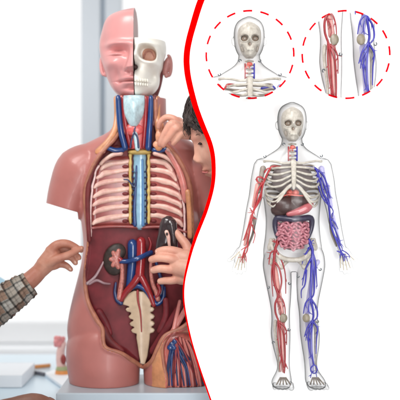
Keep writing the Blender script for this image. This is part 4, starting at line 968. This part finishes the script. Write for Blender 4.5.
def legs_inside(parent, ctx):
    for s_, tr, m, bm_, nm in ((-1, redleg, F_red, F_pinkb, 'leg_arteries'), (1, blueleg, F_blue, F_lavb, 'leg_veins')):
        f = (lambda x: x) if s_ < 0 else (lambda x: 589-x)
        MB().tube([(f(271), 262, D0), (f(274.5), 268, D0), (f(277.5), 285, D0), (f(280.5), 305, D0), (f(281.5), 313, D0, )], (2.6, 3.0), 14).build('thigh_bone', bm_, parent, ctx)
        MB().tube([(f(281.8)+(lean(323) if s_ > 0 else 0), 323, D0), (f(282.2)+(lean(340) if s_ > 0 else 0), 340, D0), (f(283.5)+(lean(371) if s_ > 0 else 0), 371, D0)], (3.6, 2.2), 14).build('shin_bone', bm_, parent, ctx)
        MB().tube([(f(275.8)+(lean(322) if s_ > 0 else 0), 322, D0+1), (f(275.4)+(lean(332) if s_ > 0 else 0), 332, D0+1), (f(278)+(lean(352) if s_ > 0 else 0), 352, D0+1), (f(279.4)+(lean(372) if s_ > 0 else 0), 372, D0+1)], (1.9, 1.0), 12).build('calf_bone', F_bone if s_ < 0 else F_bone, parent, ctx)
        MB().ell((f(283.2), 317.5, D0-6), (3.8, 4.4, 1.5), seg=20).build('kneecap', F_pat, parent, ctx)
        mb = MB()
        for pts, r0, r1 in tr+twigs(tr, 26, 5, 2.4, 5): mb.tube([(x, y, D0-5.5) for x, y in pts], (r0*1.18, r1*.95), 9)
        mb.build(nm, m, parent, ctx)
# ---- whole figure
FG = thing('anatomical_figure', at(294, 388, D0), 'clear full length human figure showing bones, organs and red and blue vessels', 'anatomical model')
mb = MB(); torso_shell(mb); arm_shell(mb, -1); arm_shell(mb, 1); leg_shell(mb, -1); leg_shell(mb, 1); shell(mb, FG, FK)
skull(FG, FK); neckparts(FG, FK); ribcage(FG, FK); legs_inside(FG, FK)
clips(FG, FK, [(283.4, 144.5, 2.2), (301.8, 144.5, -1.2), (264.5, 156.6, -.8), (320.8, 156, -.8), (319.5, 269, -1), (268, 287, -1), (289.2, 283, 0), (297.6, 276, 0), (288.8, 329, 0), (273, 342, 2), (317, 321, -1)])
setctx(FK)
LV = MB(); LV.ell((284.5, 205.5, D0-7), (14.5, 9.6, 8), .12, 28); LV.ell((297.5, 201.5, D0-7), (13, 6.4, 7.5), -.1, 24); LV.ell((279, 210, D0-6), (9, 7, 6.5), 0, 20)
LV.remesh(.6, 4).build('liver', F_liver, FG)
mb = MB(); mb.tube([(310, 204.5, D0-8.5, 3.0), (305, 208.2, D0-11.0, 4.8), (297, 211.5, D0-12, 4.0), (287, 214.0, D0-12.5, 2.2)], 0, 18); mb.remesh(.5, 3).build('stomach', F_stom, FG)
mb = MB(); mb.ell((289, 193, D0-7), (3.4, 3.6, 3), .4, 16); mb.ell((295, 193, D0-7), (3.8, 3.6, 3), -.3, 16); mb.tube([(281, 196.5, D0-10), (287, 194.8, D0-11), (294, 195.4, D0-11), (303, 196.2, D0-10)], .8, 8)
mb.build('heart', F_heart, FG)
mb = MB(); mb.tube([(283, 243, D0-4, 2.2), (277.4, 236, D0-5, 2.6), (274.6, 226, D0-6, 2.8), (276, 218.4, D0-8, 3.0), (284, 218.4, D0-10, 3.2), (292.5, 219, D0-11, 3.2), (301, 218.4, D0-10, 3.2), (310, 218, D0-8, 3.0), (311, 226, D0-6, 2.7), (308, 236, D0-5, 2.5), (302, 244, D0-4, 2.2)], 0, 16, sub=6)
mb.remesh(.5, 2).build('colon', F_colon, FG)
mb = MB(); mb.ell((292.6, 234, D0-4), (16.8, 16.2, 9.2), 0, 36); mb.build('gut_membrane', F_gutd, FG)
mb = MB(); pts = []; row = 0; y = 223.0
while y < 250.5:
    hw = 15.6*math.sqrt(max(0.03, 1-((y-232)/19.2)**2)) if y > 232 else 15.6
    xs = np.arange(-hw, hw+.1, 1.3); xs = xs if row % 2 == 0 else xs[::-1]
    for i, x in enumerate(xs):
        e = (x/17)**2+((y-234)/18)**2
        wy = 1.5*math.sin(x*.62+y*.21)+.7*math.sin(x*1.15-y*.4); wx = .9*math.sin(y*.9+x*.3)
        pts.append((292.6+x+wx, y+wy*(1-min(1, abs(x)/17)**4), D0-4-8.4*math.sqrt(max(.05, 1-e))+.6*math.sin(x*1.3+row*1.7)))
    y += 2.75; row += 1
mb.tube(pts, 1.36, 9, sub=3).build('intestine', F_gut, FG)
mb = MB()
mb.tube([(271, 240, D0+2, 2.0), (272, 247, D0, 2.4), (277, 254, D0-3, 2.8), (284, 258.5, D0-6, 2.6), (292.8, 259.6, D0-7, 2.6), (301.6, 258.5, D0-6, 2.6), (308.6, 254, D0-3, 2.8), (313.6, 247, D0, 2.4), (314.6, 240, D0+2, 2.0)], 0, 14)
for s_ in (-1, 1):
    f = (lambda x: x) if s_ < 0 else (lambda x: 585.6-x)
    mb.tube([(f(288), 260, D0-5, 2.2), (f(284), 264, D0-4, 1.8), (f(281.5), 268, D0-3, 1.8), (f(278.4), 264, D0-3, 1.8), (f(277), 257, D0-3, 2.2)], 0, 12)
    mb.ell((f(271.5), 244.5, D0+1), (3.4, 7, 2.2), -s_*.4, 18); mb.ell((f(272), 262, D0), (3.6, 3.6, 3.4), 0, 16)
mb.remesh(.6, 3).build('pelvis', F_bone, FG)
redarm = [([(280, 167), (272, 166.6), (268.4, 172), (265, 179), (262, 188), (260.4, 199), (253.5, 211), (251.2, 222), (249, 235), (247, 246)], 1.1, .8), ([(262, 178), (257.6, 177), (256.5, 180.6), (260, 183), (264, 182), (263, 178)], .7, .7),
          ([(264, 181), (258.5, 189), (255.4, 200), (253.4, 210), (247.6, 228), (243.5, 240)], .9, .5), ([(262, 190), (256, 205), (252, 214), (251.5, 224), (255, 234), (253, 243)], .8, .4), ([(252.5, 212), (249.8, 208)], .6, .4), ([(252.5, 217), (254.8, 219)], .6, .4),
          ([(251, 220), (246.5, 231), (245, 238)], .7, .4), ([(247, 246), (244, 251), (240.5, 262)], .8, .4), ([(247, 246), (241, 250)], .7, .4), ([(245, 250), (243, 257), (243, 263)], .6, .4), ([(244, 252), (246, 257), (246.2, 262)], .6, .35), ([(248, 242), (247.5, 250), (245, 254)], .6, .4), ([(271, 168), (267, 169), (264.5, 173)], .7, .5)]
bluearm = [([(306, 167.6), (311, 168), (316, 169.4), (319.6, 180), (323, 193), (328, 203), (330, 218), (332, 230), (337, 242), (341, 252)], 1.3, .9), ([(316, 169), (323, 175), (327, 185), (330, 198)], 1.0, .6), ([(317, 172), (318, 185), (322, 197), (328, 205)], .9, .7),
           ([(321, 178), (326, 190), (329.4, 204)], .9, .6), ([(330, 218), (335, 223), (338, 229)], .9, .4), ([(330, 220), (336, 232), (340, 242)], .9, .6), ([(334, 236), (338, 240), (342, 248)], .8, .6), ([(341, 252), (339.6, 258)], .7, .4), ([(341, 252), (343, 257), (343.6, 261)], .7, .4),
           ([(341, 252), (345.6, 257), (347, 261)], .7, .4), ([(342, 250), (348, 254), (349.5, 258)], .6, .4), ([(337, 251), (341, 253)], .6, .5), ([(330, 206), (333, 211), (332, 217)], .7, .4)]
for tr, m, nm in ((redarm, F_redl, 'arm_arteries'), (bluearm, F_blue, 'arm_veins')):
    mb = MB()
    for pts, r0, r1 in tr+twigs(tr, 22, 9, 2.5, 6): mb.tube([(x, y, D0-3.5) for x, y in pts], (r0*1.1, r1*.95), 9)
    mb.build(nm, m, FG)
for s_, m in ((-1, F_pinkb), (1, F_lavb)):
    f = (lambda x: x) if s_ < 0 else (lambda x: 585.5-x)
    MB().tube([(f(258), 185, D0+1), (f(254), 206, D0+1)], (2.6, 2.2), 12).build('arm_bone', m, FG)
    MB().tube([(f(252), 216, D0+1), (f(245), 245, D0+1)], (2.0, 1.5), 12).build('forearm_bone', m, FG)
    MB().tube([(f(254.5), 218, D0+2), (f(253.6), 232, D0+2), (f(248.5), 246, D0+2)], (1.6, 1.1), 12).build('forearm_bone', F_bone2, FG)
    mb = MB()
    for a_, b_ in (((240, 254), (235, 268)), ((241, 255), (238, 270)), ((243, 255), (241.4, 270)), ((244.6, 254), (244.6, 268)), ((239.5, 252), (231, 260))): mb.tube([(f(a_[0]), a_[1], D0), (f(b_[0]), b_[1], D0)], (.7, .5), 8)
    mb.build('hand_bones', mat('hand_bone', (186, 176, 156)), FG)
for s_ in (-1, 1):
    f = (lambda x: x) if s_ < 0 else (lambda x: 588.5-x); mb = MB()
    for fx in (289, 285.5, 282, 278.6, 275.4): e_ = 9 if s_ > 0 else 0; mb.tube([(f(283+(fx-283)*.4)+e_, 377, D0-6), (f(fx)+e_, 381.5, D0-15)], (.9, .7), 8)
    mb.build('foot_bones', F_bone2, FG)
# ---- inset bust
C1 = Ctx(1+(-163)/DC, src=(292.4, 144.5), dst=(249.4, 61.4), sx=1.06, sy=1.06, clip=(250, 54.5, 43.2))
IB = thing('anatomical_bust', at(250, 98, D0), 'clear bust with visible skull, neck and upper ribs inside the left dashed ring', 'anatomical model')
mb = MB(); torso_shell(mb); arm_shell(mb, -1); arm_shell(mb, 1); shell(mb, IB, C1)
skull(IB, C1); neckparts(IB, C1); ribcage(IB, C1, False)
clips(IB, C1, [(283.4, 144.5, 2.2), (301.8, 144.5, -1.2), (264, 157.4, -.8), (321, 157.4, -.8)])
MB().tube([(x, y, D0-3.5) for x, y in redarm[0][0]], (1.1, .8), 9).build('arm_arteries', F_redl, IB, C1)
MB().tube([(x, y, D0-3.5) for x, y in [(304, 170), (311, 168.6), (316, 169.4), (319.6, 180)]], (1.3, .8), 9).build('arm_veins', F_blue, IB, C1)
# ---- inset knees
C2 = Ctx(1+(-163)/DC, src=(294.6, 317), dst=(347.2, 39.6), sx=1.17, sy=1.27, clip=(346, 54.5, 43.2))
IK = thing('knee_model', at(346, 98, D0), 'clear pair of knees with red and blue vessels inside the right dashed ring', 'anatomical model')
mb = MB(); leg_shell(mb, -1); leg_shell(mb, 1); shell(mb, IK, C2)
legs_inside(IK, C2)
clips(IK, C2, [(288.5, 329, 0), (274, 342, 2), (318, 321, -1)])
for o in list(bpy.data.objects):
    if '_o' in o: del o['_o']
